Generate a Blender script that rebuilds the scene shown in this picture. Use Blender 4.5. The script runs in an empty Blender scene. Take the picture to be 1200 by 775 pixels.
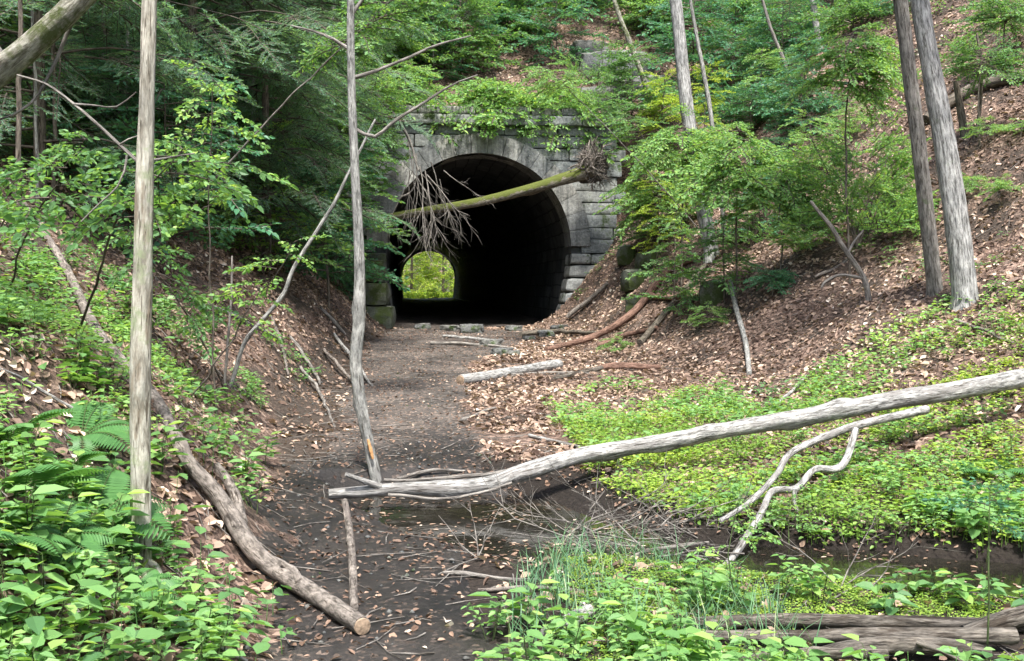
import bpy, math, random
import numpy as np
from mathutils import Vector
R = math.radians
rng = np.random.default_rng(7)
random.seed(7)
scn = bpy.context.scene
COL = scn.collection
F = 1178.0; HOR = 340.0; CZ = 1.6
PITCH = math.atan((387.5 - HOR) / F)

# ------------------------------------------------------------ noise
_T = np.random.default_rng(99).random(65536)
def noise3(x, y, z, s=0):
    x = np.asarray(x, float); y = np.asarray(y, float)
    fx, fy = np.floor(x), np.floor(y); u, v = x-fx, y-fy
    hx, hy = fx.astype(np.int64)*7919+s*4441, fy.astype(np.int64)*17389
    u = u*u*(3-2*u); v = v*v*(3-2*v)
    if np.ndim(z) == 0 and float(z) == 0.0: lay = ((0, 1.0),)
    else:
        z = np.asarray(z, float); fz = np.floor(z); w = z-fz; w = w*w*(3-2*w); hz = fz.astype(np.int64)*31337
        lay = ((hz, 1-w), (hz+31337, w))
    r = 0
    for hz_, ww in lay:
        k = hx+hy+hz_
        a = _T[k & 65535]*(1-u)+_T[(k+7919) & 65535]*u; b = _T[(k+17389) & 65535]*(1-u)+_T[(k+25308) & 65535]*u
        r = r+(a*(1-v)+b*v)*ww
    return r*2-1
def fbm(x, y, z=0.0, s=0, o=4):
    r = 0; a = 1.0; f = 1.0; t = 0
    for k in range(o):
        r = r + a * noise3(np.asarray(x)*f, np.asarray(y)*f, z*f, s+k); t += a; a *= .5; f *= 2.03
    return r / t
def smooth(a, b, x):
    t = np.clip((x-a)/(b-a), 0, 1); return t*t*(3-2*t)
def softplus(x, w): return w*np.logaddexp(0, x/w)
def smax(a, b, k): return softplus(a-b, k) + b

# ------------------------------------------------------------ tunnel frame
T0 = np.array([-0.87, 27.0]); TA = math.atan2(-122.0, F)      # heading of the bore
TD = np.array([math.sin(TA), math.cos(TA)]); TR = np.array([math.cos(TA), -math.sin(TA)])
S1 = 68.0
ZF0, ZF1 = 0.55, 0.75
def to_t(x, y):
    dx, dy = x - T0[0], y - T0[1]
    return dx*TR[0]+dy*TR[1], dx*TD[0]+dy*TD[1]
def from_t(t, s, z):
    t = np.asarray(t, float); s = np.asarray(s, float); z = np.asarray(z, float)
    t, s, z = np.broadcast_arrays(t, s, z)
    return np.stack([T0[0]+t*TR[0]+s*TD[0], T0[1]+t*TR[1]+s*TD[1], z], -1)

# ------------------------------------------------------------ terrain
CH = np.array([(-1.5, 8.3), (-.9, 8.0), (-.25, 7.5), (.3, 6.75), (.9, 6.3), (2.0, 6.1), (3.0, 5.75), (5, 5.2), (9, 4.6), (16, 3.5)])
CW = np.array([.15, .45, .98, .78, .42, .42, .45, .5, .5, .5])
WATER = -0.088
def chan(x, y):
    best = np.full(np.shape(x), 1e9); 
    for i in range(len(CH)-1):
        a, b = CH[i], CH[i+1]; d = b-a; L = d@d
        t = np.clip(((x-a[0])*d[0]+(y-a[1])*d[1])/L, 0, 1)
        dd = np.hypot(x-a[0]-t*d[0], y-a[1]-t*d[1]) / (CW[i]*(1-t)+CW[i+1]*t)
        best = np.minimum(best, dd)
    return best
def lfoot(y): return np.interp(y, [-5, 3, 4.3, 6, 8, 11, 18, 27], [-.9, -1.0, -1.15, -1.5, -1.95, -2.5, -3.0, -3.3])
def rfoot(y): return np.interp(y, [0, 5, 9, 13, 20, 25, 28], [4.6, 4.6, 4.2, 3.3, 2.2, 1.2, 1.0])
def H(x, y):
    x = np.asarray(x, float); y = np.asarray(y, float)
    t, s = to_t(x, y)
    w = fbm(x*.5, y*.5, 0, 3, 3)
    base = np.interp(y, [0, 6, 9, 13, 18, 25, 27], [0, 0, .05, .15, .3, .5, .55])
    a = softplus(lfoot(y) + .25*w - x, .13)
    zl = (.92*np.minimum(a, 1.3) + .64*np.maximum(a-1.3, 0)) * (1+.008*np.clip(y, 0, 40))
    b = softplus(x - rfoot(y) + .3*w, .35)
    s1 = np.interp(y, [4, 10, 15, 22, 27], [.25, .36, .5, .85, 1.25])
    zr = s1*np.minimum(b, 3.2) + (.78+.0*s1)*np.maximum(b-3.2, 0)
    # gentle tilt of the green flat on the right
    zr = zr + .10*np.clip(x-1.5, 0, 3)*smooth(6.6, 8.5, y)
    z = base + smax(zl, zr, .05)
    # hill over the bore
    up = 6.28 + .66*(s-1.2)
    up2 = 6.28 + .66*(S1-1.2-s)
    hill = np.minimum(up, up2)
    g = np.where(t > 0, smooth(3.5, 4.6, t), smooth(3.1, 4.6, -t))
    inner = np.where((s > 1.15) & (s < S1-1.15), hill, hill*1.25 - 1.5 - (1-g)*9)
    z = np.where(s > S1-1.2, .75+.25*np.clip(np.abs(t)-4, 0, 40)*.6, z)
    z = smax(z, inner, .12)
    z = z + 22*smooth(S1+48, S1+95, s)
    far = smooth(1, 5, np.abs(s)+np.abs(t)*.5)
    rough = smooth(.1, 1.4, np.maximum(zl, zr))
    z = z + (.04+.16*rough)*fbm(x*.8, y*.8, 0, 11, 3)*far + (.015+.025*rough)*fbm(x*4, y*4, 0, 21, 3)
    z = z - .075*smooth(.5, 1.0, x)*smooth(3.9, 4.2, y)*smooth(5.9, 5.5, y)
    c = chan(x, y)
    z = z - (.24+.10*fbm(x*1.7, y*1.7, 0, 33, 3))*(1-smooth(.45, 1.4, c+.15*fbm(x*2.5, y*2.5, 0, 31, 3)))*smooth(9.3, 8.6, y)
    return z
def ray(u, v):
    dx, dz, dy = (u-600)/F, -(v-387.5)/F, 1.0
    y = dy*math.cos(PITCH) + dz*math.sin(PITCH); z = -dy*math.sin(PITCH) + dz*math.cos(PITCH)
    return dx/y, z/y
def at(u, v, d):
    a, b = ray(u, v); return np.array([a*d, d, CZ+b*d])
DSC = np.concatenate([np.arange(1.5, 12, .2), np.arange(12, 30, .35), np.arange(30, 90, 1.0)])
def hit(u, v, up=0.0):
    a, b = ray(u, v)
    d = DSC; z = CZ+b*d; m = z < H(a*d, d)
    i = int(np.argmax(m)) if m.any() else len(d)-1
    if i > 0:
        e = np.linspace(d[i-1], d[i], 12); m = (CZ+b*e) < H(a*e, e); dd = e[int(np.argmax(m)) if m.any() else -1]
    else: dd = d[0]
    return np.array([a*dd, dd, float(H(a*dd, dd))+up])
def hits(pts, lift=None):
    return [hit(u, v) for u, v in pts]
def inpoly(x, y, poly):
    x = np.asarray(x); r = np.zeros(x.shape, bool); n = len(poly)
    for i in range(n):
        x1, y1 = poly[i]; x2, y2 = poly[(i+1) % n]
        c = (y1 > y) != (y2 > y)
        r ^= c & (x < (x2-x1)*(y-y1)/((y2-y1) if y2 != y1 else 1e-9)+x1)
    return r
def region(px):
    return [tuple(hit(u, v)[:2]) for u, v in px]

# ------------------------------------------------------------ mesh collection
class Geo:
    def __init__(s): s.v = []; s.l = []; s.c = []; s.r = []; s.b = []; s.m = []; s.n = 0
    def add(s, v, faces, rnd=None, uv=None, mi=0):
        v = np.asarray(v, float).reshape(-1, 3)
        f = np.asarray(faces, np.int64)
        s.v.append(v); s.l.append((f+s.n).ravel()); s.c.append(np.full(len(f), f.shape[1], np.int64))
        s.m.append(np.full(len(f), mi, np.int64))
        s.r.append(np.full(len(v), random.random()) if rnd is None else np.broadcast_to(rnd, (len(v),)).astype(float))
        s.b.append(np.zeros((len(v), 3)) if uv is None else uv)
        s.n += len(v)
    def put(s, g, M, off=0.0):
        """another Geo, moved by 4x4 M"""
        if not g.n: return
        v = np.concatenate(g.v) @ M[:3, :3].T + M[:3, 3]
        s.v.append(v); s.l.append(np.concatenate(g.l)+s.n); s.c.append(np.concatenate(g.c)); s.m.append(np.concatenate(g.m))
        s.r.append(np.clip(np.concatenate(g.r)+off, 0, 1)); s.b.append(np.concatenate(g.b)+random.random()*5); s.n += len(v)
    def flat(s):
        if len(s.v) > 1:
            s.v = [np.concatenate(s.v)]; s.l = [np.concatenate(s.l)]; s.c = [np.concatenate(s.c)]
            s.m = [np.concatenate(s.m)]; s.r = [np.concatenate(s.r)]; s.b = [np.concatenate(s.b)]
        return s
    def build(s, name, mats, parent=None, smoothed=True, origin=(0, 0, 0)):
        s.flat()
        me = bpy.data.meshes.new(name)
        v = s.v[0] - np.asarray(origin); l = s.l[0]; c = s.c[0]
        me.vertices.add(len(v)); me.vertices.foreach_set('co', v.astype(np.float32).ravel())
        me.loops.add(len(l)); me.loops.foreach_set('vertex_index', l.astype(np.int32))
        me.polygons.add(len(c)); me.polygons.foreach_set('loop_start', np.concatenate([[0], np.cumsum(c)[:-1]]).astype(np.int32))
        me.polygons.foreach_set('material_index', s.m[0].astype(np.int32))
        me.polygons.foreach_set('use_smooth', np.full(len(c), smoothed))
        me.update(calc_edges=True)
        a = me.attributes.new('rnd', 'FLOAT', 'POINT'); a.data.foreach_set('value', s.r[0].astype(np.float32))
        if np.abs(s.b[0]).max() > 0:
            a = me.attributes.new('bk', 'FLOAT_VECTOR', 'POINT'); a.data.foreach_set('vector', s.b[0].astype(np.float32).ravel())
        for m in (mats if isinstance(mats, (list, tuple)) else [mats]): me.materials.append(m)
        o = bpy.data.objects.new(name, me); COL.objects.link(o)
        if parent is not None: o.parent = parent
        return o
def tag(o, label=None, cat=None, group=None, kind=None):
    if label: o['label'] = label
    if cat: o['category'] = cat
    if group: o['group'] = group
    if kind: o['kind'] = kind
    return o
def empty(name, loc, label, cat, group=None):
    o = bpy.data.objects.new(name, None); COL.objects.link(o); o.location = tuple(loc); o.empty_display_size = .2
    return tag(o, label, cat, group)
def copy_tree(o, parent=None):
    c = o.copy(); COL.objects.link(c); c.parent = parent
    for ch in list(o.children): copy_tree(ch, c)
    return c
def mat4(loc=(0, 0, 0), rz=0, ry=0, rx=0, sc=1.0):
    cz, sz, cy, sy, cx, sx = math.cos(rz), math.sin(rz), math.cos(ry), math.sin(ry), math.cos(rx), math.sin(rx)
    Z = np.array([[cz, -sz, 0], [sz, cz, 0], [0, 0, 1]]); Y = np.array([[cy, 0, sy], [0, 1, 0], [-sy, 0, cy]]); X = np.array([[1, 0, 0], [0, cx, -sx], [0, sx, cx]])
    M = np.eye(4); M[:3, :3] = Z @ Y @ X * sc; M[:3, 3] = loc; return M

def unit(a): return a/np.maximum(np.linalg.norm(a, axis=-1, keepdims=True), 1e-9)
def crom(pts, rads, step):
    P = np.array(pts, float); Rr = np.array(rads, float)
    Q = np.vstack([2*P[0]-P[1], P, 2*P[-1]-P[-2]]); RQ = np.concatenate([[Rr[0]], Rr, [Rr[-1]]])
    out, ro = [], []
    for i in range(1, len(Q)-2):
        n = max(1, int(np.linalg.norm(Q[i+1]-Q[i])/step)); t = (np.arange(n)/n)[:, None]
        p0, p1, p2, p3 = Q[i-1], Q[i], Q[i+1], Q[i+2]
        out.append(.5*((2*p1)+(-p0+p2)*t+(2*p0-5*p1+4*p2-p3)*t*t+(-p0+3*p1-3*p2+p3)*t**3))
        tt = t[:, 0]; ro.append(RQ[i]*(1-tt)+RQ[i+1]*tt)
    out.append(Q[-2][None]); ro.append(RQ[-2:-1])
    return np.vstack(out), np.concatenate(ro)
def tube(g, pts, rads, sides=8, step=.12, bump=0.0, ridge=0.0, wob=0.0, caps=True, mi=0, rnd=None, knots=0):
    P, rr = crom(pts, rads, step); n = len(P); sd = random.randrange(9999)
    if wob: 
        k = np.cumsum(np.r_[0, np.linalg.norm(np.diff(P, axis=0), axis=1)])
        e = np.stack([fbm(k*3, sd+.3, 0, 1, 2), fbm(k*3, sd+.7, 5, 2, 2), fbm(k*3, sd+.9, 9, 3, 2)], -1)*wob
        e *= np.minimum(1, np.minimum(np.arange(n), np.arange(n)[::-1])/3)[:, None]; P = P + e
    T = unit(np.gradient(P, axis=0)) if n > 1 else np.array([[0, 0, 1.]])
    N = np.zeros_like(P); a = np.array([1, 0, 0.]) if abs(T[0][0]) < .8 else np.array([0, 1., 0])
    nn = unit(a - T[0]*(a@T[0])); 
    for i in range(n):
        nn = nn - T[i]*(nn@T[i]); nn /= max(np.linalg.norm(nn), 1e-9); N[i] = nn
    B = np.cross(T, N)
    th = np.arange(sides)/sides*2*np.pi
    L = np.cumsum(np.r_[0, np.linalg.norm(np.diff(P, axis=0), axis=1)])
    cx, sx = np.cos(th)[None], np.sin(th)[None]
    r = np.repeat(rr[:, None], sides, 1)
    if bump or ridge:
        q = rr.mean()
        r = r*(1 + bump*fbm(cx*1.3+sd, sx*1.3, L[:, None]*1.2/max(q*8, .2), 4, 3))
        if ridge:
            rg = fbm(cx*5+sd, sx*5, L[:, None]*.5/max(q*2, .05), 6, 3)
            r = r*(1 + ridge*rg)
    for k in range(knots):
        kl, kt = random.uniform(.05, .95)*L[-1], random.uniform(0, 6.28)
        dl = (L[:, None]-kl)/(rr.mean()*1.6); dt = (np.angle(np.exp(1j*(th[None]-kt))))/.6
        r = r*(1+.35*np.exp(-dl**2-dt**2))
    V = P[:, None]+r[..., None]*(cx[..., None]*N[:, None]+sx[..., None]*B[:, None])
    uv = np.stack([np.broadcast_to(cx*rr.mean(), r.shape), np.broadcast_to(sx*rr.mean(), r.shape), np.broadcast_to(L[:, None], r.shape)], -1)+sd % 50
    i, j = np.meshgrid(np.arange(n-1), np.arange(sides), indexing='ij')
    j2 = (j+1) % sides
    f = np.stack([i*sides+j, i*sides+j2, (i+1)*sides+j2, (i+1)*sides+j], -1).reshape(-1, 4)
    g.add(V.reshape(-1, 3), f, rnd, uv.reshape(-1, 3), mi)
    if caps:
        for e, o in ((0, -1), (n-1, 1)):
            c = P[e] + T[e]*o*rr[e]*.15
            ring = V[e]; vv = np.vstack([c[None], ring]); fs = [(0, 1+k, 1+(k+1) % sides) if o > 0 else (0, 1+(k+1) % sides, 1+k) for k in range(sides)]
            g.add(vv, fs, rnd, np.vstack([uv[e][:1], uv[e]]), mi)
    return P, T, rr
def leaves(g, P, D, N, L, W, fold=.12, droop=.15, rnd=None, simple=False):
    n = len(P)
    if n == 0: return
    D = unit(D); S = unit(np.cross(D, N)); N = np.cross(S, D)
    L = np.broadcast_to(L, (n,))[:, None]; W = np.broadcast_to(W, (n,))[:, None]
    rnd = rng.random(n) if rnd is None else rnd
    if simple:
        V = np.stack([P, P+D*L*.5+S*W*.5, P+D*L, P+D*L*.5-S*W*.5], 1)
        f = np.arange(n)[:, None]*4+np.array([0, 1, 2, 3])
        g.add(V.reshape(-1, 3), f, np.repeat(rnd, 4)); return
    V = np.stack([P, P+D*L*.28+S*W*.46+N*W*fold, P+D*L*.64+S*W*.40+N*(W*fold-L*droop*.4),
                  P+D*L-N*L*droop, P+D*L*.64-S*W*.40+N*(W*fold-L*droop*.4), P+D*L*.28-S*W*.46+N*W*fold], 1)
    k = np.arange(n)[:, None]*6
    f = np.concatenate([k+np.array([0, 1, 2, 3]), k+np.array([0, 3, 4, 5])])
    g.add(V.reshape(-1, 3), f, np.repeat(rnd, 6))

# ------------------------------------------------------------ materials
def newmat(name):
    m = bpy.data.materials.new(name); m.use_nodes = True; nt = m.node_tree
    for n in list(nt.nodes): nt.nodes.remove(n)
    return m, nt, nt.nodes, nt.links
def node(nt, t, **k):
    n = nt.nodes.new(t)
    for a, b in k.items():
        if a in n.inputs.keys(): n.inputs[a].default_value = b
        else: setattr(n, a, b)
    return n
def ramp(nt, fac, stops, interp='LINEAR'):
    r = nt.nodes.new('ShaderNodeValToRGB'); r.color_ramp.interpolation = interp
    e = r.color_ramp.elements
    while len(e) < len(stops): e.new(.5)
    for i, (p, c) in enumerate(stops): e[i].position = p; e[i].color = (*c, 1) if len(c) == 3 else c
    nt.links.new(fac, r.inputs[0]); return r.outputs[0]
def mixc(nt, f, a, b, mode='MIX'):
    m = nt.nodes.new('ShaderNodeMix'); m.data_type = 'RGBA'; m.blend_type = mode
    for k, s in ((0, f), (6, a), (7, b)):
        if isinstance(s, (int, float)): m.inputs[k].default_value = s
        elif isinstance(s, tuple): m.inputs[k].default_value = (*s, 1)
        else: nt.links.new(s, m.inputs[k])
    return m.outputs[2]
def bsdf(nt, col, rough=.8, spec=.3, bumph=None, bstr=.5, bdist=.02, extra=None):
    b = nt.nodes.new('ShaderNodeBsdfPrincipled'); o = nt.nodes.new('ShaderNodeOutputMaterial')
    if isinstance(col, tuple): b.inputs['Base Color'].default_value = (*col, 1)
    else: nt.links.new(col, b.inputs['Base Color'])
    if isinstance(rough, (int, float)): b.inputs['Roughness'].default_value = rough
    else: nt.links.new(rough, b.inputs['Roughness'])
    b.inputs['Specular IOR Level'].default_value = spec
    if bumph is not None:
        bp = nt.nodes.new('ShaderNodeBump'); bp.inputs['Strength'].default_value = bstr; bp.inputs['Distance'].default_value = bdist
        nt.links.new(bumph, bp.inputs['Height']); nt.links.new(bp.outputs[0], b.inputs['Normal'])
    nt.links.new(b.outputs[0], o.inputs[0]); return b
def leafmat(name, stops, trans=.35, rough=.45, spec=.3):
    m, nt, ns, ls = newmat(name)
    a = node(nt, 'ShaderNodeAttribute', attribute_name='rnd')
    c = ramp(nt, a.outputs['Fac'], stops)
    b = bsdf(nt, c, rough, spec)
    t = node(nt, 'ShaderNodeBsdfTranslucent')
    tc = mixc(nt, 1.0, c, (1.25, 1.2, .55), 'MULTIPLY'); ls.new(tc, t.inputs[0])
    mx = node(nt, 'ShaderNodeMixShader'); mx.inputs[0].default_value = trans
    o = [n for n in ns if n.type == 'OUTPUT_MATERIAL'][0]
    ls.new(b.outputs[0], mx.inputs[1]); ls.new(t.outputs[0], mx.inputs[2]); ls.new(mx.outputs[0], o.inputs[0])
    return m
def barkmat(name, dark, light, moss=None, mossamt=.0, streak=6.0, patch=None, rough=.9, top=False, sc1=38.0):
    m, nt, ns, ls = newmat(name)
    a = node(nt, 'ShaderNodeAttribute', attribute_name='bk')
    mp = node(nt, 'ShaderNodeMapping'); mp.inputs['Scale'].default_value = (1, 1, 1/streak); ls.new(a.outputs['Vector'], mp.inputs[0])
    n1 = node(nt, 'ShaderNodeTexNoise', Scale=sc1, Detail=7.0, Roughness=.72); ls.new(mp.outputs[0], n1.inputs[0])
    n2 = node(nt, 'ShaderNodeTexNoise', Scale=6.0, Detail=4.0, Roughness=.6); ls.new(a.outputs['Vector'], n2.inputs[0])
    n3 = node(nt, 'ShaderNodeTexNoise', Scale=3.0, Detail=5.0, Roughness=.7)
    mp3 = node(nt, 'ShaderNodeMapping'); mp3.inputs['Scale'].default_value = (3, 3, .6); ls.new(a.outputs['Vector'], mp3.inputs[0]); ls.new(mp3.outputs[0], n3.inputs[0])
    c = ramp(nt, n1.outputs[0], [(.38, dark), (.60, light)])
    tone = ramp(nt, n2.outputs[0], [(.3, (.62, .62, .62)), (.7, (1.15, 1.13, 1.1))])
    c = mixc(nt, 1.0, c, tone, 'MULTIPLY')
    if patch: 
        f = ramp(nt, n3.outputs[0], [(.52, (0, 0, 0)), (.60, (1, 1, 1))]); c = mixc(nt, f, c, patch)
    mpc = node(nt, 'ShaderNodeMapping'); mpc.inputs['Scale'].default_value = (1, 1, .09); ls.new(a.outputs['Vector'], mpc.inputs[0])
    nc = node(nt, 'ShaderNodeTexNoise', Scale=85.0, Detail=3.0, Roughness=.5); nc.inputs['Distortion'].default_value = .6; ls.new(mpc.outputs[0], nc.inputs[0])
    c = mixc(nt, 1., c, ramp(nt, nc.outputs[0], [(.36, (.35, .33, .31)), (.43, (1, 1, 1))]), 'MULTIPLY')
    if moss:
        n4 = node(nt, 'ShaderNodeTexNoise', Scale=4.5, Detail=6.0, Roughness=.7); ls.new(a.outputs['Vector'], n4.inputs[0])
        src = n4.outputs[0]
        if top:
            gm = node(nt, 'ShaderNodeNewGeometry'); sp = node(nt, 'ShaderNodeSeparateXYZ'); ls.new(gm.outputs['Normal'], sp.inputs[0])
            ad = node(nt, 'ShaderNodeMath', operation='MULTIPLY_ADD'); ls.new(sp.outputs[2], ad.inputs[0]); ad.inputs[1].default_value = .3; ls.new(src, ad.inputs[2]); src = ad.outputs[0]
        f = ramp(nt, src, [(.62-mossamt, (0, 0, 0)), (.72-mossamt, (1, 1, 1))]); c = mixc(nt, f, c, moss)
    bsdf(nt, c, rough, .2, n1.outputs[0], 1.0, .02)
    return m
def stonemat(name, a, b, moss=(.035, .055, .015), mossamt=.05, scale=1.0, courses=False, streaks=False):
    m, nt, ns, ls = newmat(name)
    tc = node(nt, 'ShaderNodeTexCoord'); V = tc.outputs['Object']
    at_ = node(nt, 'ShaderNodeAttribute', attribute_name='rnd')
    n1 = node(nt, 'ShaderNodeTexNoise', Scale=2.2*scale, Detail=8.0, Roughness=.68); ls.new(V, n1.inputs[0])
    n2 = node(nt, 'ShaderNodeTexNoise', Scale=16*scale, Detail=8.0, Roughness=.7); ls.new(V, n2.inputs[0])
    c = ramp(nt, n1.outputs[0], [(.32, a), (.66, b)])
    c = mixc(nt, 1.0, c, ramp(nt, at_.outputs['Fac'], [(0, (.68, .70, .72)), (1, (1.18, 1.14, 1.08))]), 'MULTIPLY')
    c = mixc(nt, 1.0, c, ramp(nt, n2.outputs[0], [(.35, (.62, .62, .62)), (.62, (1.1, 1.1, 1.1))]), 'MULTIPLY')
    if streaks:
        mp = node(nt, 'ShaderNodeMapping'); mp.inputs['Scale'].default_value = (5, 5, .35); ls.new(V, mp.inputs[0])
        n5 = node(nt, 'ShaderNodeTexNoise', Scale=1.3, Detail=5.0, Roughness=.7); ls.new(mp.outputs[0], n5.inputs[0])
        c = mixc(nt, ramp(nt, n5.outputs[0], [(.45, (0, 0, 0)), (.68, (.85, .85, .85))]), c, (.035, .038, .035))
    n3 = node(nt, 'ShaderNodeTexNoise', Scale=1.1*scale, Detail=7.0, Roughness=.75); ls.new(V, n3.inputs[0])
    c = mixc(nt, ramp(nt, n3.outputs[0], [(.60-mossamt, (0, 0, 0)), (.68-mossamt, (1, 1, 1))]), c, moss)
    h = n2.outputs[0]
    bsdf(nt, c, .9, .25, h, .8, .03)
    return m
M = {}
M['hem'] = leafmat('hemlock_needles', [(0, (.085, .17, .115)), (.7, (.15, .29, .185)), (1, (.21, .37, .18))], .5)
M['mid'] = leafmat('green_leaf', [(0, (.08, .18, .07)), (.75, (.155, .31, .105)), (1, (.24, .40, .10))], .48)
M['bright'] = leafmat('bright_leaf', [(0, (.125, .265, .085)), (.7, (.235, .42, .135)), (1, (.35, .50, .13))], .5)
M['lime'] = leafmat('lime_leaf', [(0, (.19, .32, .04)), (.6, (.35, .49, .065)), (1, (.52, .58, .10))], .5)
M['cover'] = leafmat('ground_cover_leaf', [(0, (.12, .23, .045)), (.5, (.25, .38, .06)), (1, (.40, .49, .085))], .42)
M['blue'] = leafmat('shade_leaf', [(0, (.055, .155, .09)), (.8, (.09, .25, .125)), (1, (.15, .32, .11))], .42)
M['fern'] = leafmat('fern_leaf', [(0, (.055, .15, .045)), (.8, (.10, .24, .07)), (1, (.20, .34, .08))], .4)
M['grass'] = leafmat('grass_blade', [(0, (.06, .15, .08)), (.8, (.14, .27, .13)), (1, (.30, .34, .18))], .35)
M['litter'] = leafmat('dead_leaf', [(0, (.06, .038, .028)), (.3, (.165, .112, .085)), (.7, (.38, .275, .205)), (.93, (.54, .41, .31)), (1, (.64, .56, .47))], .12, .7, .2)
M['dlitter'] = leafmat('wet_dead_leaf', [(0, (.05, .03, .022)), (.5, (.15, .095, .065)), (.85, (.30, .20, .14)), (1, (.5, .42, .33))], .08, .6, .25)
M['snag'] = barkmat('bare_dead_wood', (.23, .21, .165), (.58, .56, .47), (.27, .31, .18), .08, 6, (.24, .20, .145))
M['grey'] = barkmat('grey_bark', (.13, .13, .12), (.40, .40, .37), (.12, .15, .07), -.03, 4, (.20, .195, .18))
M['greyrough'] = barkmat('furrowed_grey_bark', (.10, .10, .095), (.46, .46, .44), (.16, .20, .13), .0, 7)
M['brownbark'] = barkmat('brown_bark', (.06, .05, .04), (.19, .165, .13), (.08, .10, .04), .0, 6)
M['greybrown'] = barkmat('grey_brown_bark', (.09, .082, .072), (.29, .275, .25), (.10, .12, .07), .0, 7)
M['log'] = barkmat('weathered_log', (.12, .118, .11), (.46, .455, .43), (.09, .11, .05), -.05, 4, (.19, .18, .165))
M['fallen'] = barkmat('brown_fallen_trunk', (.075, .065, .055), (.30, .265, .23), (.10, .12, .05), -.05, 2.5, (.13, .11, .095))
M['mossy'] = barkmat('mossy_trunk', (.08, .07, .05), (.24, .22, .17), (.075, .088, .02), .17, 4, None, .95, True)
M['lichen'] = barkmat('lichen_bark', (.12, .11, .08), (.42, .41, .34), (.07, .085, .03), .12, 3)
M['wetlog'] = barkmat('dark_wet_log', (.035, .03, .025), (.21, .19, .16), (.08, .11, .03), -.03, 6, (.05, .04, .03))
M['twig'] = barkmat('grey_twig', (.10, .09, .08), (.30, .28, .25))
M['dtwig'] = barkmat('dark_twig', (.06, .05, .04), (.17, .15, .12))
M['root'] = barkmat('red_brown_root', (.09, .05, .035), (.26, .16, .12), None, 0, 5)
M['stem'] = barkmat('green_stem', (.05, .08, .03), (.12, .17, .06))
M['stone'] = stonemat('ashlar_stone', (.12, .132, .128), (.37, .385, .365), mossamt=.05)
M['ring'] = stonemat('arch_concrete', (.16, .165, .155), (.38, .38, .355), mossamt=-.01, streaks=True)
M['jamb'] = stonemat('rough_stone', (.15, .16, .155), (.44, .45, .43), mossamt=.03, scale=1.4)
M['mossstone'] = stonemat('mossy_stone', (.06, .07, .05), (.16, .17, .14), (.045, .062, .018), .10)
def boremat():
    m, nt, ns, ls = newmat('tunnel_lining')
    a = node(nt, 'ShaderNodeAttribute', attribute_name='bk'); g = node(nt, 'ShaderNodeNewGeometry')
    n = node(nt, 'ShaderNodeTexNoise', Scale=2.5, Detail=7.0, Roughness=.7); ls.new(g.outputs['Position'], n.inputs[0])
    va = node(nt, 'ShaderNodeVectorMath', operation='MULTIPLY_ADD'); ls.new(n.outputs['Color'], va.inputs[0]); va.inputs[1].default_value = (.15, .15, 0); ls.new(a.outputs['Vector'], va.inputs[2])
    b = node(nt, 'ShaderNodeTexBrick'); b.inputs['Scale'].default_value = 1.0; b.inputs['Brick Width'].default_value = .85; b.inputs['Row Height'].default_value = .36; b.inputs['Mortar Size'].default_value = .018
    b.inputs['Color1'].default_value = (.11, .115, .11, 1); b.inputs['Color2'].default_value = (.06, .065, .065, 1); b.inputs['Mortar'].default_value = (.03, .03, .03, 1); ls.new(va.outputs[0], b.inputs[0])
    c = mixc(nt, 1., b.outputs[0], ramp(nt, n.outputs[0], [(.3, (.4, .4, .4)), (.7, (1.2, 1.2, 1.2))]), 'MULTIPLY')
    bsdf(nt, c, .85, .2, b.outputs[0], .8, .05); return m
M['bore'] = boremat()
M['rock'] = stonemat('field_rock', (.06, .065, .062), (.22, .22, .21), mossamt=.06, scale=1.6)

def groundmat():
    m, nt, ns, ls = newmat('forest_floor')
    g = node(nt, 'ShaderNodeNewGeometry'); P = g.outputs['Position']
    z = node(nt, 'ShaderNodeAttribute', attribute_name='zone')
    wn = node(nt, 'ShaderNodeTexNoise', Scale=9.0, Detail=3.0); ls.new(P, wn.inputs[0])
    va = node(nt, 'ShaderNodeVectorMath', operation='MULTIPLY_ADD'); ls.new(wn.outputs['Color'], va.inputs[0]); va.inputs[1].default_value = (.12, .12, .12); ls.new(P, va.inputs[2])
    v1 = node(nt, 'ShaderNodeTexVoronoi', Scale=24.0); v1.inputs['Randomness'].default_value = 1; ls.new(va.outputs[0], v1.inputs['Vector'])
    sp = node(nt, 'ShaderNodeSeparateColor'); ls.new(v1.outputs['Color'], sp.inputs[0])
    lit = ramp(nt, sp.outputs[0], [(0, (.04, .027, .02)), (.35, (.11, .07, .052)), (.7, (.22, .145, .11)), (1, (.36, .26, .20))])
    n1 = node(nt, 'ShaderNodeTexNoise', Scale=1.3, Detail=6.0, Roughness=.6); ls.new(P, n1.inputs[0])
    n2 = node(nt, 'ShaderNodeTexNoise', Scale=30.0, Detail=6.0, Roughness=.7); ls.new(P, n2.inputs[0])
    soil = ramp(nt, n2.outputs[0], [(.3, (.022, .016, .012)), (.7, (.085, .065, .05))])
    f = ramp(nt, n1.outputs[0], [(.40, (0, 0, 0)), (.55, (.75, .75, .75))])
    c = mixc(nt, f, soil, lit)
    c = mixc(nt, z.outputs['Fac'], c, soil)
    wa = node(nt, 'ShaderNodeAttribute', attribute_name='wet'); c = mixc(nt, 1., c, ramp(nt, wa.outputs['Fac'], [(0, (1, 1, 1)), (1, (.32, .33, .34))]), 'MULTIPLY')
    b = node(nt, 'ShaderNodeMath', operation='ADD'); ls.new(v1.outputs['Distance'], b.inputs[0]); ls.new(n2.outputs[0], b.inputs[1])
    bsdf(nt, c, .9, .2, b.outputs[0], .8, .03); return m
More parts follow.
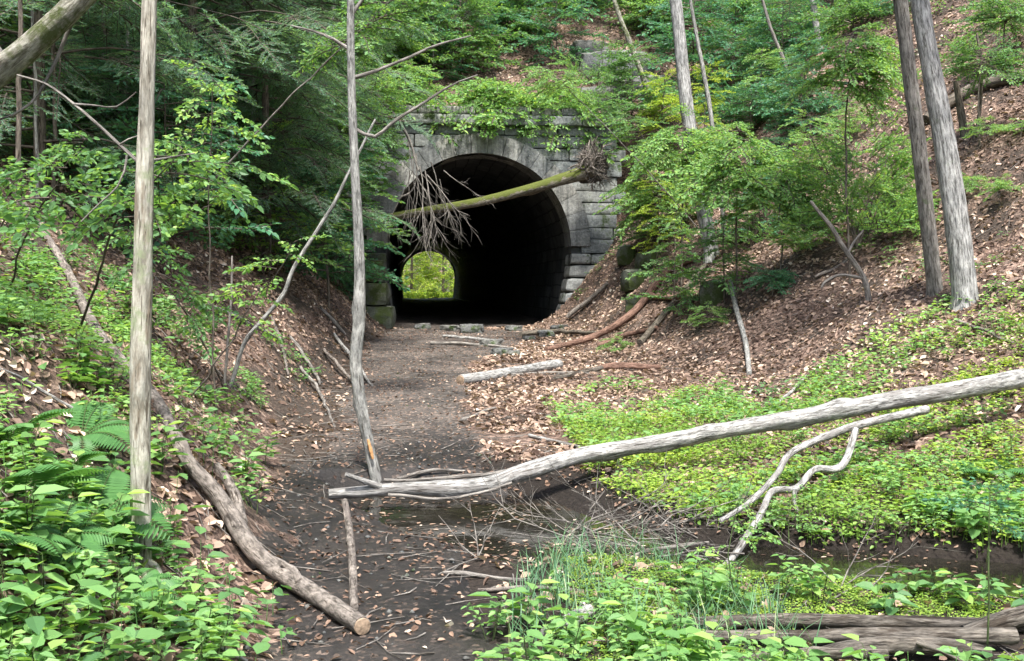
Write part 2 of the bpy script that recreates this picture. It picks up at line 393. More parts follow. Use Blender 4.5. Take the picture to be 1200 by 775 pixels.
def pathmat():
    m, nt, ns, ls = newmat('trodden_dirt')
    g = node(nt, 'ShaderNodeNewGeometry'); P = g.outputs['Position']
    n1 = node(nt, 'ShaderNodeTexNoise', Scale=1.6, Detail=7.0, Roughness=.65); ls.new(P, n1.inputs[0])
    n2 = node(nt, 'ShaderNodeTexNoise', Scale=45.0, Detail=6.0, Roughness=.75); ls.new(P, n2.inputs[0])
    v = node(nt, 'ShaderNodeTexVoronoi', Scale=38.0); ls.new(P, v.inputs['Vector'])
    sp = node(nt, 'ShaderNodeSeparateColor'); ls.new(v.outputs['Color'], sp.inputs[0])
    w = node(nt, 'ShaderNodeAttribute', attribute_name='rnd')
    c = ramp(nt, n1.outputs[0], [(.35, (.024, .022, .021)), (.65, (.088, .079, .072))])
    c = mixc(nt, 1., c, ramp(nt, n2.outputs[0], [(.35, (.5, .5, .5)), (.65, (1.35, 1.3, 1.25))]), 'MULTIPLY')
    fl = ramp(nt, sp.outputs[0], [(.86, (0, 0, 0)), (.89, (.6, .6, .6))])
    c = mixc(nt, fl, c, ramp(nt, sp.outputs[1], [(0, (.10, .07, .05)), (1, (.36, .28, .23))]))
    wet = ramp(nt, w.outputs['Fac'], [(0, (1.35, 1.28, 1.2)), (1, (.40, .39, .38))])
    c = mixc(nt, 1., c, wet, 'MULTIPLY')
    rr = ramp(nt, w.outputs['Fac'], [(0, (.9,)*3), (1, (.45,)*3)])
    bsdf(nt, c, rr, .35, n2.outputs[0], .9, .02); return m
def watermat():
    m, nt, ns, ls = newmat('dark_stream_water')
    g = node(nt, 'ShaderNodeNewGeometry')
    n = node(nt, 'ShaderNodeTexNoise', Scale=7.0, Detail=3.0); ls.new(g.outputs['Position'], n.inputs[0])
    b = bsdf(nt, (.012, .011, .008), .05, .5, n.outputs[0], .25, .01)
    return m
M['ground'] = groundmat(); M['path'] = pathmat(); M['water'] = watermat()
def plain(name, c, rough=.8):
    m, nt, ns, ls = newmat(name)
    g = node(nt, 'ShaderNodeNewGeometry'); n = node(nt, 'ShaderNodeTexNoise', Scale=60.0, Detail=5.0); ls.new(g.outputs['Position'], n.inputs[0])
    bsdf(nt, mixc(nt, 1., ramp(nt, n.outputs[0], [(.3, (.55, .55, .55)), (.7, (1.2, 1.2, 1.2))]), c, 'MULTIPLY'), rough, .2, n.outputs[0], .5, .01); return m
M['cut'] = plain('cut_wood', (.26, .19, .13)); M['blaze'] = plain('orange_paint', (.50, .27, .12), .7)
M['petal'] = plain('white_petal', (.8, .8, .78), .5)

# ------------------------------------------------------------ ground sheet
def grid(xs, ys, zf, hole=None, extra=None):
    X, Y = np.meshgrid(xs, ys, indexing='xy'); Z = zf(X, Y); ny, nx = X.shape
    i, j = np.meshgrid(np.arange(ny-1), np.arange(nx-1), indexing='ij')
    f = np.stack([i*nx+j, i*nx+j+1, (i+1)*nx+j+1, (i+1)*nx+j], -1).reshape(-1, 4)
    V = np.stack([X, Y, Z], -1).reshape(-1, 3)
    if hole is not None: f = f[~hole(V[f].mean(1), V[f])]
    return V, f
def steps(knots):
    out = [knots[0][0]]
    for (a, st), (b, _) in zip(knots[:-1], knots[1:]):
        n = max(1, int(round((b-a)/st))); out += list(a+(b-a)*np.arange(1, n+1)/n)
    return np.array(out)
xs = steps([(-120, 8), (-40, 1.5), (-14, .3), (-6, .1), (-2.8, .06), (4.5, .1), (9, .3), (18, 1.5), (40, 8), (120, 1)])
ys = steps([(-25, 2), (0, .15), (3, .06), (11, .12), (20, .16), (30, .5), (50, 2), (92, .4), (98, 2), (120, 12), (220, 1)])
def hole(c, q):
    t, s = to_t(c[:, 0], c[:, 1]); dz = q[:, :, 2].max(1)-q[:, :, 2].min(1)
    lim = np.where(t > 0, 3.3, 3.2)
    near = (s > .0) & (s < 1.45) & (np.abs(t) < 3.9) & ((dz > 1.4) | (np.abs(t) < 2.6))
    return near | ((s > S1-2.6) & (s < S1+.9) & (np.abs(t) < 3.6))
V, f = grid(xs, ys, H, hole)
g = Geo(); g.add(V, f, 0.0)
ground = g.build('ground', M['ground']); tag(ground, kind='structure')
PATH_PX = [(300, 775), (335, 700), (300, 640), (330, 560), (390, 520), (400, 470), (440, 400), (470, 382), (640, 384), (620, 400), (545, 430), (545, 470), (560, 500), (590, 560), (600, 600), (580, 640), (550, 700), (560, 775)]
PP = region(PATH_PX)
PP = [(-1.0, 1.0)] + PP[1:] + [(-.1, 4.3), (.1, 1.0)]
DIRT = region([(330, 520), (320, 440), (370, 400), (430, 370), (470, 385), (420, 450), (390, 520), (330, 600)])
co = V
zone = np.zeros(len(V)); 
zone[inpoly(V[:, 0], V[:, 1], DIRT)] = 1
c_ = chan(V[:, 0], V[:, 1]); zone = np.maximum(zone, np.where(((c_ < 1.7) & (V[:, 1] < 9.5)) | ((V[:, 0] > -1) & (V[:, 1] < 7.2)), 1, 0))
a = ground.data.attributes.new('zone', 'FLOAT', 'POINT'); a.data.foreach_set('value', zone.astype(np.float32))
wv = np.maximum(smooth(1.75, 1.1, c_)*(V[:, 1] < 9.3), .75*(V[:, 0] > -1)*(V[:, 1] < 6.2))
a = ground.data.attributes.new('wet', 'FLOAT', 'POINT'); a.data.foreach_set('value', wv.astype(np.float32))
# path
def blurmask(x, y, poly, w):
    s = 0
    for k in range(12):
        s = s + inpoly(x+w*math.cos(k*2.4)*(k+1)/12, y+w*math.sin(k*2.4)*(k+1)/12, poly)
    return s/12
xs2 = steps([(-3.6, .035), (2.0, 1)]); ys2 = steps([(1.0, .03), (12, .06), (26.6, 1)])
X, Y = np.meshgrid(xs2, ys2); 
bm = blurmask(X, Y, PP, .5) + .6*fbm(X*1.6, Y*1.6, 0, 77, 5)
bm[:2] = 1
Zp = H(X, Y)+np.clip((bm-.5)*.06, -.05, .012)+.006*fbm(X*14, Y*14, 0, 5, 3)
i, j = np.meshgrid(np.arange(X.shape[0]-1), np.arange(X.shape[1]-1), indexing='ij'); nx = X.shape[1]
f = np.stack([i*nx+j, i*nx+j+1, (i+1)*nx+j+1, (i+1)*nx+j], -1).reshape(-1, 4)
f = f[(bm.ravel()[f] > .36).all(1)]
wet = np.clip(smooth(2.6, 1.1, chan(X, Y))+smooth(1.5, .6, np.hypot(X+.05, (Y-6.0)*.8)) + smooth(7.5, 4.8, Y)*.7 + .9*fbm(X*1.1, Y*1.1, 0, 91, 4)+.15, 0, 1)
g = Geo(); g.add(np.stack([X, Y, Zp], -1).reshape(-1, 3), f, wet.ravel())
tag(g.build('dirt_path', M['path']), kind='structure')
# water
X, Y = np.meshgrid(steps([(-2, .08), (9, 1)]), steps([(3.5, .08), (9.2, 1)])); nx = X.shape[1]
i, j = np.meshgrid(np.arange(X.shape[0]-1), np.arange(X.shape[1]-1), indexing='ij')
f = np.stack([i*nx+j, i*nx+j+1, (i+1)*nx+j+1, (i+1)*nx+j], -1).reshape(-1, 4)
f = f[(chan(X, Y).ravel()[f] < 1.7).any(1)]
g = Geo(); g.add(np.stack([X, Y, np.full(X.shape, WATER)], -1).reshape(-1, 3), f, 0)
tag(g.build('stream_water', M['water']), kind='structure')

# ------------------------------------------------------------ tunnel
tun = empty('stone_tunnel', from_t(0, 0, ZF0), 'old stone arched tunnel mouth with weathered grey ring and coursed block wall', 'tunnel')
ORG = np.array(from_t(0, 0, ZF0))
RI, RO, ZS = 2.46, 2.98, 2.78+0.0      # ring radii, spring line height (world)
CT = RI+ZS
def block(g, c8, n=6, amp=.03, pil=.05, rnd=None):
    """hexahedron in tunnel coordinates; c8 = t0,t1 at z0; t0,t1 at z1; z0,z1; s0,s1"""
    a0, a1, b0, b1, z0, z1, s0, s1 = c8
    k = np.linspace(-1, 1, n+1); A, B = np.meshgrid(k, k)
    sd = random.random()*100; rnd = random.random() if rnd is None else rnd
    for ax in range(3):
        for sg in (-1, 1):
            if ax == 1 and sg == 1: continue
            q = [None]*3; o = [d for d in range(3) if d != ax]
            q[ax] = np.full(A.shape, float(sg)); q[o[0]] = A; q[o[1]] = B
            x, y, z = q
            x2 = x*(1-pil*(y**6+z**6)*.5); z2 = z*(1-pil*2.2*(y**6+x**6)*.5); y2 = y*(1-pil*.9*(x**6+z**6))
            v = (z2+1)/2; t = (a0*(1-v)+b0*v)*(1-x2)/2+(a1*(1-v)+b1*v)*(1+x2)/2
            zz = z0+(z1-z0)*v; ss = s0+(s1-s0)*(y2+1)/2
            ss = ss + amp*fbm(t*2.2+sd, zz*2.2, sd, 41, 4)*(1.4 if True else 1)
            t = t + amp*.5*fbm(t*3, zz*3+sd, ss*3, 43, 3); zz = zz+amp*.4*fbm(t*3+9, zz*3, ss*3+sd, 44, 3)
            P = from_t(t, ss, zz).reshape(-1, 3); m = n+1
            i, j = np.meshgrid(np.arange(n), np.arange(n), indexing='ij')
            f = np.stack([i*m+j, i*m+j+1, (i+1)*m+j+1, (i+1)*m+j], -1).reshape(-1, 4)
            if (sg > 0) == (ax != 1): f = f
            else: f = f[:, ::-1]
            g.add(P, f, rnd)
# coursed face
g = Geo(); gm_ = {1: Geo(), -1: Geo()}
z = ZF0-.4; courses = []
while z < 5.92:
    h = random.uniform(.30, .46); h = min(h, 5.98-z) if 5.98-z > .2 else .2
    courses.append((z, min(z+h, 5.98))); z += h
def edge(z, r, kk=.41):
    if z <= ZS: return r - kk*np.clip((ZS-z)/2.2, 0, 1)**1.5*1.0
    return math.sqrt(max(r*r-(z-ZS)**2, 0)) if z-ZS < r else 0.0
for ci, (z0, z1) in enumerate(courses):
    for sd in (-1, 1):
        low = z1 <= ZS+.1
        r = RI+.02 if low else RI+.3
        kk = .41 if sd > 0 else .1; e0, e1 = edge(z0, r, kk), edge(z1, r, kk)
        end = (3.75 + .12*(ci % 3)) if sd > 0 else 4.6
        t0, t1 = e0, e1; first = True
        while max(t0, t1) < end-.1:
            w = random.uniform(.55, 1.25)
            if first and low: w = .55+.45*(ci % 2)
            n0 = min(max(t0, t1)+w, end); n1 = n0
            rough = low
            gg = g
            s0 = -.02+random.uniform(-.03, .03) - (.10 if (low and first) else 0)
            c = (t0+.012, n0-.012, t1+.012, n1-.012, z0+.01, z1-.01, s0, .95)
            if sd < 0: c = (-c[1], -c[0], -c[3], -c[2], *c[4:])
            block(gm_[sd] if (low and first) else g, c, 9 if first else 8, .06 if low else .035, .075 if low else .022)
            t0 = t1 = n0; first = False
g.build('block_wall', M['stone'], tun, True, ORG)
gm_[1].build('jamb', M['jamb'], tun, True, ORG); gm_[-1].build('jamb', M['mossstone'], tun, True, ORG)
# ring
g = Geo(); nv = 19
for k in range(nv):
    a0 = math.pi*k/nv+.0022; a1 = math.pi*(k+1)/nv-.0022
    rr0, rr1 = RI, RO + random.uniform(-.02, .03)
    m = 8; A, B = np.meshgrid(np.linspace(a0, a1, m+1), np.linspace(0, 1, m+1))
    rn = random.random(); off = random.uniform(-.006, .006)
    def sheet(A, Rr, S, fl):
        t = -Rr*np.cos(A); z = ZS+Rr*np.sin(A)
        S = S + .012*fbm(t*3, z*3, 7, 51, 4)+off; Rd = .012*fbm(t*2, S*2, z*2, 52, 3)
        P = from_t(t*(1+Rd/2.5), S, z+Rd).reshape(-1, 3); q = A.shape[1]
        i, j = np.meshgrid(np.arange(A.shape[0]-1), np.arange(A.shape[1]-1), indexing='ij')
        f = np.stack([i*q+j, i*q+j+1, (i+1)*q+j+1, (i+1)*q+j], -1).reshape(-1, 4)
        g.add(P, f[:, ::-1] if fl else f, rn)
    edgefall = .006*(np.abs(np.linspace(-1, 1, m+1))[None]**8)
    sheet(A, rr0+(rr1-rr0)*B, np.full(A.shape, -.10)+edgefall, False)
    sheet(A, np.full(A.shape, rr0), -.10+1.1*B, True)
    sheet(A, np.full(A.shape, rr1), -.10+.5*B, False)
    for aa in (a0, a1):
        sheet(np.full(A.shape, aa), rr0+(rr1-rr0)*np.linspace(0, 1, m+1)[None].repeat(m+1, 0), -.085+.9*B, False)
g.build('arch_ring', M['ring'], tun, True, ORG)
# cap courses
g = Geo(); t = -4.9
while t < 3.3:
    w = random.uniform(.9, 1.5)
    block(g, (t+.008, t+w-.008, t+.008, t+w-.008, 5.99, 6.24, -.20, 1.25), 8, .04, .025); t += w
g.build('coping', M['stone'], tun, True, ORG)
g = Geo()   # crown stones above the coping, weathered
t = -2.6
while t < 2.4:
    w = random.uniform(.6, 1.2)
    block(g, (t+.01, t+w-.01, t+.02, t+w-.02, 6.25, 6.25+random.uniform(.15, .26), -.12, 1.0), 8, .07, .05); t += w
g.build('parapet', M['ring'], tun, True, ORG)
# mortar backing plate & bore
prof = []
for z in np.linspace(ZF0-.5, ZS, 8)[:-1]: prof.append((edge(z, RI, .2), z))
for a in np.linspace(0, math.pi/2, 14): prof.append((RI*math.cos(a), ZS+RI*math.sin(a)))
prof = prof + [(-t, z) for t, z in prof[::-1][1:]]
prof = np.array(prof)
ss = steps([(.05, .25), (8, 1.5), (S1, 1)])
A, B = np.meshgrid(np.arange(len(prof)), ss); Tt = prof[A, 0]; Zz = prof[A, 1]+(ZF1-ZF0)*B/S1
nr = .06*fbm(Tt*1.5, B*1.5, Zz*1.5, 61, 4)
grow = np.where(B < .5, .012, 0.03)
P = from_t(Tt*(1+grow+nr), B, ZS+(Zz-ZS)*(1+grow+nr)).reshape(-1, 3); q = len(prof)
i, j = np.meshgrid(np.arange(len(ss)-1), np.arange(q-1), indexing='ij')
f = np.stack([i*q+j, i*q+j+1, (i+1)*q+j+1, (i+1)*q+j], -1).reshape(-1, 4)
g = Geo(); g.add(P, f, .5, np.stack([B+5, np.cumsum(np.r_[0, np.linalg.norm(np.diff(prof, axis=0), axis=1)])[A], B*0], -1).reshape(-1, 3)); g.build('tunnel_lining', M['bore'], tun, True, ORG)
def plate(g, s, outt, ztop, r):
    n = len(prof); sc = r/RI
    inn = np.array([(t*sc, ZS+(z-ZS)*sc if z > ZS else z) for t, z in prof])
    out = []
    for t, z in inn:
        if z <= ZS: out.append((math.copysign(outt, t), z))
        else:
            a = math.atan2(z-ZS, t); d = (math.cos(a), math.sin(a))
            k = min(outt/max(abs(d[0]), 1e-6), (ztop-ZS)/max(d[1], 1e-6)); out.append((d[0]*k, ZS+d[1]*k))
    out = np.array(out); P = np.concatenate([from_t(inn[:, 0], s, inn[:, 1]), from_t(out[:, 0], s, out[:, 1])])
    f = [(i, i+1, n+i+1, n+i) for i in range(n-1)]
    # corners
    g.add(P, f, .3)
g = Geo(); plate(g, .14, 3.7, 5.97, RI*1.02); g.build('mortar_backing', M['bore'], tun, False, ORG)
g = Geo(); plate(g, S1, 6, 9.0, RI*1.0); plate(g, S1-.6, 6, 9.0, RI*1.0); g.build('far_portal_wall', M['jamb'], tun, False, ORG)
# floor inside
X, Y = np.meshgrid(np.linspace(-2.9, 2.9, 50), steps([(-.6, .12), (10, .6), (S1+2, 1)])); nx = X.shape[1]
Zz = ZF0+(ZF1-ZF0)*Y/S1 + .07*fbm(X*1.2, Y*1.2, 0, 71, 4)+.10*smooth(1.2, 2.6, np.abs(X)) - .12*smooth(.2, -.6, Y) + .02
P = from_t(X, Y, Zz).reshape(-1, 3)
i, j = np.meshgrid(np.arange(X.shape[0]-1), np.arange(nx-1), indexing='ij')
f = np.stack([i*nx+j, i*nx+j+1, (i+1)*nx+j+1, (i+1)*nx+j], -1).reshape(-1, 4)
g = Geo(); g.add(P, f, .5); tag(g.build('tunnel_floor', M['path']), kind='structure')

# ------------------------------------------------------------ rocks
def rock(name, label, loc, size, mat, group=None, amp=.22, sharp=.5, rz=0, cat='rock'):
    n = 12; g = Geo(); k = np.linspace(-1, 1, n+1); A, B = np.meshgrid(k, k); sd = random.random()*99
    for ax in range(3):
        for sg in (-1, 1):
            q = [None]*3; o = [d for d in range(3) if d != ax]; q[ax] = np.full(A.shape, float(sg)); q[o[0]] = A; q[o[1]] = B
            P = np.stack(q, -1); S = unit(P)*1.15; P = P*sharp+S*(1-sharp)
            P = P*(1+amp*fbm(P[..., 0]*1.3+sd, P[..., 1]*1.3, P[..., 2]*1.3, 81, 4))[..., None]
            m = n+1; i, j = np.meshgrid(np.arange(n), np.arange(n), indexing='ij')
            f = np.stack([i*m+j, i*m+j+1, (i+1)*m+j+1, (i+1)*m+j], -1).reshape(-1, 4)
            par = (ax == 1) ^ (sg < 0)
            P = P.reshape(-1, 3)*np.array(size)/2
            c, s = math.cos(rz), math.sin(rz); P = np.stack([P[:, 0]*c-P[:, 1]*s, P[:, 0]*s+P[:, 1]*c, P[:, 2]], -1)
            g.add(P, f[:, ::-1] if par else f)
    o = g.build(name, M[mat]); o.location = tuple(loc); tag(o, label, cat, group); return o
for (u, v, w, h, lab) in [
    (722, 82, 2.2, 1.3, 'large grey boulder of the rock outcrop above the tunnel, under the leaning thin tree'),
    (690, 60, 1.2, .9, 'leaf topped boulder at the left end of the outcrop above the tunnel'),
    (750, 98, 1.6, .8, 'flat dark rock at the lower right of the outcrop above the tunnel'),
    (705, 105, 1.5, .6, 'long low rock ledge at the foot of the outcrop above the tunnel')]:
    p = hit(u, v+12); rock('boulder', lab, p+np.array([0, .2, h*.1]), (w, 1.2, h), 'rock', 'boulders above the tunnel', .35, .55, random.uniform(-.3, .3))
for k, (u, v, w, lab) in enumerate([
    (602, 384, .35, 'upright pale rock on the ground in the middle of the tunnel mouth'), (553, 386, .55, 'low dark mossy rock at the tunnel mouth left of the middle'),
    (527, 384, .4, 'rounded dark rock on the left of the tunnel mouth'), (588, 412, .35, 'pale flat rock in front of the tunnel, beside a smaller one'),
    (602, 412, .22, 'smaller pale rock beside the flat rock in front of the tunnel'), (575, 402, .4, 'broad dark rock in front of the tunnel mouth'),
    (640, 392, .45, 'flat grey rock at the foot of the right tunnel jamb'), (495, 382, .4, 'grey rock lying against the left tunnel wall'),
    (655, 383, .35, 'broken angular stone at the foot of the right jamb'), (620, 395, .25, 'small squarish stone between the path and the right jamb')]):
    p = hit(u, v+4); rock('rock', lab, p+np.array([0, 0, w*.12]), (w, w*.8, w*.5), 'rock', 'rocks at the tunnel mouth', .4, .7, random.uniform(0, 3))
for (u, v, w, h, lab) in [(745, 335, .6, .5, 'dark mossy block at the right of the tunnel wall'), (735, 305, .5, .5, 'upper mossy stone leaning on the right end of the tunnel wall'),
                          (762, 310, .6, .4, 'shaded rock under leaves right of the tunnel wall'), (835, 352, .5, .5, 'mossy rock on the leafy slope below the middle tree'), (745, 362, .5, .35, 'small grey stone on the leafy slope right of the tunnel')]:
    p = hit(u, v); rock('mossy_rock', lab, p+np.array([0, 0, h*.2]), (w, w*.9, h), 'mossstone', 'mossy rocks right of the tunnel', .2, .6, random.uniform(0, 3))
for (u, v, lab) in [(434, 318, 'topmost mossy stone of the broken wall left of the tunnel'), (438, 345, 'middle mossy stone of the broken wall left of the tunnel'), (444, 372, 'lowest mossy stone of the broken wall left of the tunnel')]:
    p = at(u, v, 26.4); rock('mossy_stone', lab, p, (.8, .8, .6), 'mossstone', 'mossy stones left of the tunnel', .15, .75)

# ------------------------------------------------------------ trunks and logs
def pw(pts, d0=None, grow=0.0):
    out = []
    for q in pts:
        out.append(at(q[0], q[1], q[2] if len(q) > 2 else d0))
    return out
def rpx(r, d): return .86*r/F*d
def treeobj(name, label, cat, base, group=None): return empty(name, base, label, cat, group)
def part(g, name, mat, root, sm=True):
    return g.build(name, M[mat] if isinstance(mat, str) else mat, root, sm, np.array(root.location))
def standing(name, label, px, rad, mat, cat='tree', bump=.12, ridge=.08, base=None, sides=20, flare=1.35, tilt=0.0, knots=0, group=None, d=None, wob=0):
    b = hit(*px[0][:2]) if base is None else base
    d = b[1] if d is None else d
    P = [at(u, v, d + tilt*(px[0][1]-v)/100) for u, v in px]
    P[0] = np.array([P[0][0], P[0][1], min(P[0][2], float(H(P[0][0], P[0][1])))-.12])
    rr = [rpx(r, d) for r in rad]; rr[0] *= flare
    P.insert(1, P[0]*(1-.22)+P[1]*.22); rr.insert(1, rr[1]*1.06)
    root = empty(name, P[0]+np.array([0, 0, .12]), label, cat, group)
    g = Geo(); tube(g, P, rr, sides, max(.04, rr[1]*.5), bump, ridge, wob, True, 0, None, knots); part(g, 'trunk', mat, root)
    return root, P, rr
def twigs(g, p, d, L, r, depth, spread=.7, sides=4, up=0.0, n=None, flat=0):
    """a bare branch with side twigs"""
    k = 5; pts = [np.array(p, float)]; d = unit(np.array(d, float))
    for i in range(k):
        d = unit(d + np.array([random.gauss(0, .16), random.gauss(0, .16), random.gauss(up, .14)])); pts.append(pts[-1]+d*L/k)
    tube(g, pts, np.linspace(r, r*.3, k+1), sides, L/k/1.5, 0, 0, 0, False)
    if depth > 0:
        for i in range(n or random.randint(3, 6)):
            t = random.uniform(.15, .95); q = pts[int(t*k)]*(1-(t*k) % 1)+pts[min(int(t*k)+1, k)]*((t*k) % 1)
            a = unit(np.array([random.gauss(0, 1), random.gauss(0, 1), random.gauss(0, 1-flat)])); dd = unit(unit(pts[-1]-pts[0])+a*spread*1.3)
            twigs(g, q, dd, L*random.uniform(.3, .6), r*.5, depth-1, spread, 3, up)

snag, sp_, _ = standing('dead_snag', 'bare pale dead trunk standing at the left in front of the bank', [(166, 665), (165, 560), (164, 450), (167, 330), (169, 230), (172, 120), (175, 0), (178, -160)], [13, 13, 13.5, 12.5, 11.5, 10, 9.5, 8], 'snag', bump=.14, ridge=.10, sides=28, flare=1.2, knots=5)
g = Geo()
for (a, b, r) in [((150, 672), (185, 700), 4), ((170, 668), (196, 690), 5), ((160, 672), (150, 705), 5)]:
    p0 = at(a[0], a[1]-12, sp_[0][1]); p1 = hit(*b); tube(g, [p0, (p0+p1)/2+np.array([0, 0, .03]), p1+np.array([0, 0, -.02])], [rpx(r, 4.8)*1.2, rpx(r, 4.8), rpx(r, 4.8)*.5], 8, .04, .2)
part(g, 'root', 'snag', snag)
g = Geo()
for (pp, r) in [([(164, 192), (145, 175), (115, 148), (85, 122), (55, 100), (20, 88)], 2.6), ([(85, 122), (110, 124), (136, 125), (160, 108)], 1.6), ([(140, 170), (150, 163), (165, 158)], 1.4), ([(149, 182), (146, 200), (138, 218), (115, 240), (95, 260)], 1.8), ([(176, 188), (200, 184), (228, 180)], 1.8)]:
    tube(g, pw(pp, 4.75), np.linspace(rpx(r, 4.75), rpx(r*.5, 4.75), len(pp)), 7, .04, .1, 0, .01, False)
part(g, 'branch', 'twig', snag)

slim, P, _ = standing('slender_tree', 'slender pale grey tree with an orange paint mark near its kinked foot', [(444, 562), (434, 530), (424, 480), (417, 425), (421, 372), (421, 300), (416, 200), (412, 100), (411, 0), (413, -200), (425, -420)], [8, 7.5, 8, 8.5, 8.5, 7, 6, 5.5, 5, 4.5, 3], 'grey', bump=.10, ridge=.04, sides=18, flare=1.5, knots=3)
g = Geo(); A_ = at(431, 515, P[0][1]-.075); B_ = at(437, 538, P[0][1]-.075)
tube(g, [A_, (A_+B_)/2, B_], [.010, .017, .010], 8, .02, .3); o = part(g, 'paint_mark', 'blaze', slim)
g = Geo()
for pp in [[(412, 92), (440, 84), (480, 68), (520, 50), (552, 42)], [(414, 150), (440, 160), (470, 135), (510, 112), (535, 98), (560, 88)], [(413, 60), (380, 40), (340, 30)], [(410, 20), (440, -20), (480, -60)]]:
    tube(g, pw(pp, P[0][1]+.3), np.linspace(.020, .006, len(pp)), 6, .08, .1, 0, .02, False)
part(g, 'branch', 'twig', slim)
SLIMD = P[0][1]

topleft = empty('leaning_tree', hit(-215, 330), 'thick mossy lichen covered trunk leaning across the top left corner', 'tree')
g = Geo(); tube(g, pw([(-230, 345), (-120, 200), (-30, 110), (40, 50), (100, -8), (170, -90), (260, -250)], 5), [.085, .072, .066, .060, .056, .05, .04], 24, .03, .14, .05, 0, True, 0, None, 4); part(g, 'trunk', 'lichen', topleft)
g = Geo(); tube(g, pw([(10, 75), (-5, 55), (-20, 20)], 5), [.02, .018, .012], 6, .05, .1, 0, 0, False)
tube(g, pw([(85, 25), (70, 60), (45, 110), (15, 135), (0, 140)], 5.1), [.012, .01, .008, .006, .005], 6, .05, .1, 0, .02, False); part(g, 'branch', 'twig', topleft)

KEEP = []
def lying(name, label, px, rad, mat, cat='log', lift=.6, bump=.12, ridge=.06, sides=14, group=None, ends=(False, False), offs=None, knots=0, wob=0, sm=True, depth=None):
    if depth is None:
        q2, r_2 = crom([(u, v, 0) for u, v in px], rad, 13.0); px = [(a[0], a[1]) for a in q2]; rad = list(r_2)
        P = [hit(u, v) for u, v in px]
        dd = np.array([p[1] for p in P])
        if len(dd) > 3:
            ww = np.array([.06, .12, .2, .24, .2, .12, .06]); k = np.convolve(np.pad(dd, 3, mode='edge'), ww/ww.sum(), 'valid'); dd = np.minimum(k, dd+.05)
        rr = np.array([rpx(r, d) for r, d in zip(rad, dd)])
        P = []
        for (u, v), d, r in zip(px, dd, rr):
            for _ in range(60):
                p = at(u, v, d)
                if p[2] >= max(float(H(p[0], p[1])), float(H(p[0]+r, p[1]-r)), float(H(p[0]-r, p[1]+r)))+r*lift: break
                d -= max(.02, d*.006)
            P.append(p)
        for _ in range(3): P = [P[0]]+[(a+2*b+c)/4 for a, b, c in zip(P[:-2], P[1:-1], P[2:])]+[P[-1]]
    else:
        dd = np.interp(np.arange(len(px)), np.linspace(0, len(px)-1, len(depth)), depth); P = [at(u, v, d) for (u, v), d in zip(px, dd)]; rr = np.array([rpx(r, d) for r, d in zip(rad, dd)])
    if max(rad) > 5: KEEP.append((np.array(P)[:, :2], float(np.max(rr))))
    root = empty(name, P[len(P)//2], label, cat, group)
    g = Geo(); Q, T, r2 = tube(g, P, rr, sides, max(.03, rr.mean()*.5), bump, ridge, wob, True, 0, None, knots); part(g, 'trunk' if cat in ('log', 'trunk') else 'stem', mat, root)
    for e, k, sgn in ((ends[0], 0, -1), (ends[1], -1, 1)):
        if e:
            g = Geo(); tube(g, [Q[k]+T[k]*sgn*r2[k]*.12, Q[k]+T[k]*sgn*(r2[k]*.2+.004)], [r2[k]*.93, r2[k]*.86], sides, .1, .05); part(g, 'cut_end', 'cut', root, False)
    return root, Q, T, r2
def addbranch(root, px, rad, depth, mat, name='branch', sides=8, wob=.01, bump=.12):
    if depth is None:
        P = [hit(u, v) for u, v in px]; P = [at(u, v, p[1]-.30-.07*i) for i, ((u, v), p) in enumerate(zip(px, P))]
        g = Geo(); tube(g, P, [rpx(r, p[1]) for r, p in zip(rad, P)], sides, .04, bump, .04, wob, True); part(g, name, mat, root); return
    dd = np.interp(np.arange(len(px)), np.linspace(0, len(px)-1, len(depth)), depth)
    g = Geo(); tube(g, [at(u, v, d) for (u, v), d in zip(px, dd)], [rpx(r, d) for r, d in zip(rad, dd)], sides, .04, bump, .04, wob, True); part(g, name, mat, root)

big, Q, T, r2 = lying('fallen_log', 'long grey weathered log lying across the path and the green flat',
    [(385, 579), (420, 577), (470, 573), (520, 572), (570, 568), (605, 556), (640, 545), (680, 534), (730, 526), (800, 514), (870, 501), (950, 488), (1040, 470), (1120, 458), (1210, 441), (1330, 420)],
    [6.5, 8, 9, 10, 11, 11.5, 11.5, 11, 10.5, 10.5, 11, 11.5, 12, 12.5, 13, 14], 'log', depth=[7.55, 7.65, 7.75, 7.9, 8.1, 8.3, 8.45, 8.55, 8.7, 8.8], sides=24, bump=.14, ridge=.10, knots=12)
addbranch(big, [(446, 570), (425, 563), (405, 556)], [5, 4, 3], [7.62, 7.5], 'log')
addbranch(big, [(455, 580), (520, 584), (565, 578), (600, 566)], [2.5, 2, 2, 2], [7.6], 'twig')
addbranch(big, [(450, 563), (500, 562), (570, 556), (610, 548)], [2.5, 2.5, 3, 2], [8.0], 'twig')

cr, Q, T, r2 = lying('crooked_trunk', 'long crooked brown trunk running down the left bank onto the path',
    [(8, 212), (30, 242), (52, 272), (75, 310), (95, 350), (108, 383), (130, 410), (155, 437), (182, 466), (205, 510), (220, 545), (252, 574), (275, 612), (295, 645), (325, 670), (362, 692), (398, 716), (424, 734)],
    [3.5, 4, 4.5, 5, 6, 7, 7, 8, 8, 8.5, 9, 11, 12, 12.5, 12, 12, 12.5, 12], 'fallen', cat='trunk', sides=20, ends=(False, True), knots=5, lift=1.1)
D1 = hit(262, 575)[1]
addbranch(cr, [(283, 614), (277, 588), (267, 563), (253, 545)], [9, 8, 7, 5.5], None, 'fallen')
addbranch(cr, [(352, 683), (342, 668), (330, 660)], [7, 6, 3.5], None, 'fallen')
addbranch(cr, [(205, 506), (213, 498), (220, 490)], [3, 2.5, 1.5], [hit(205, 506)[1]], 'fallen')
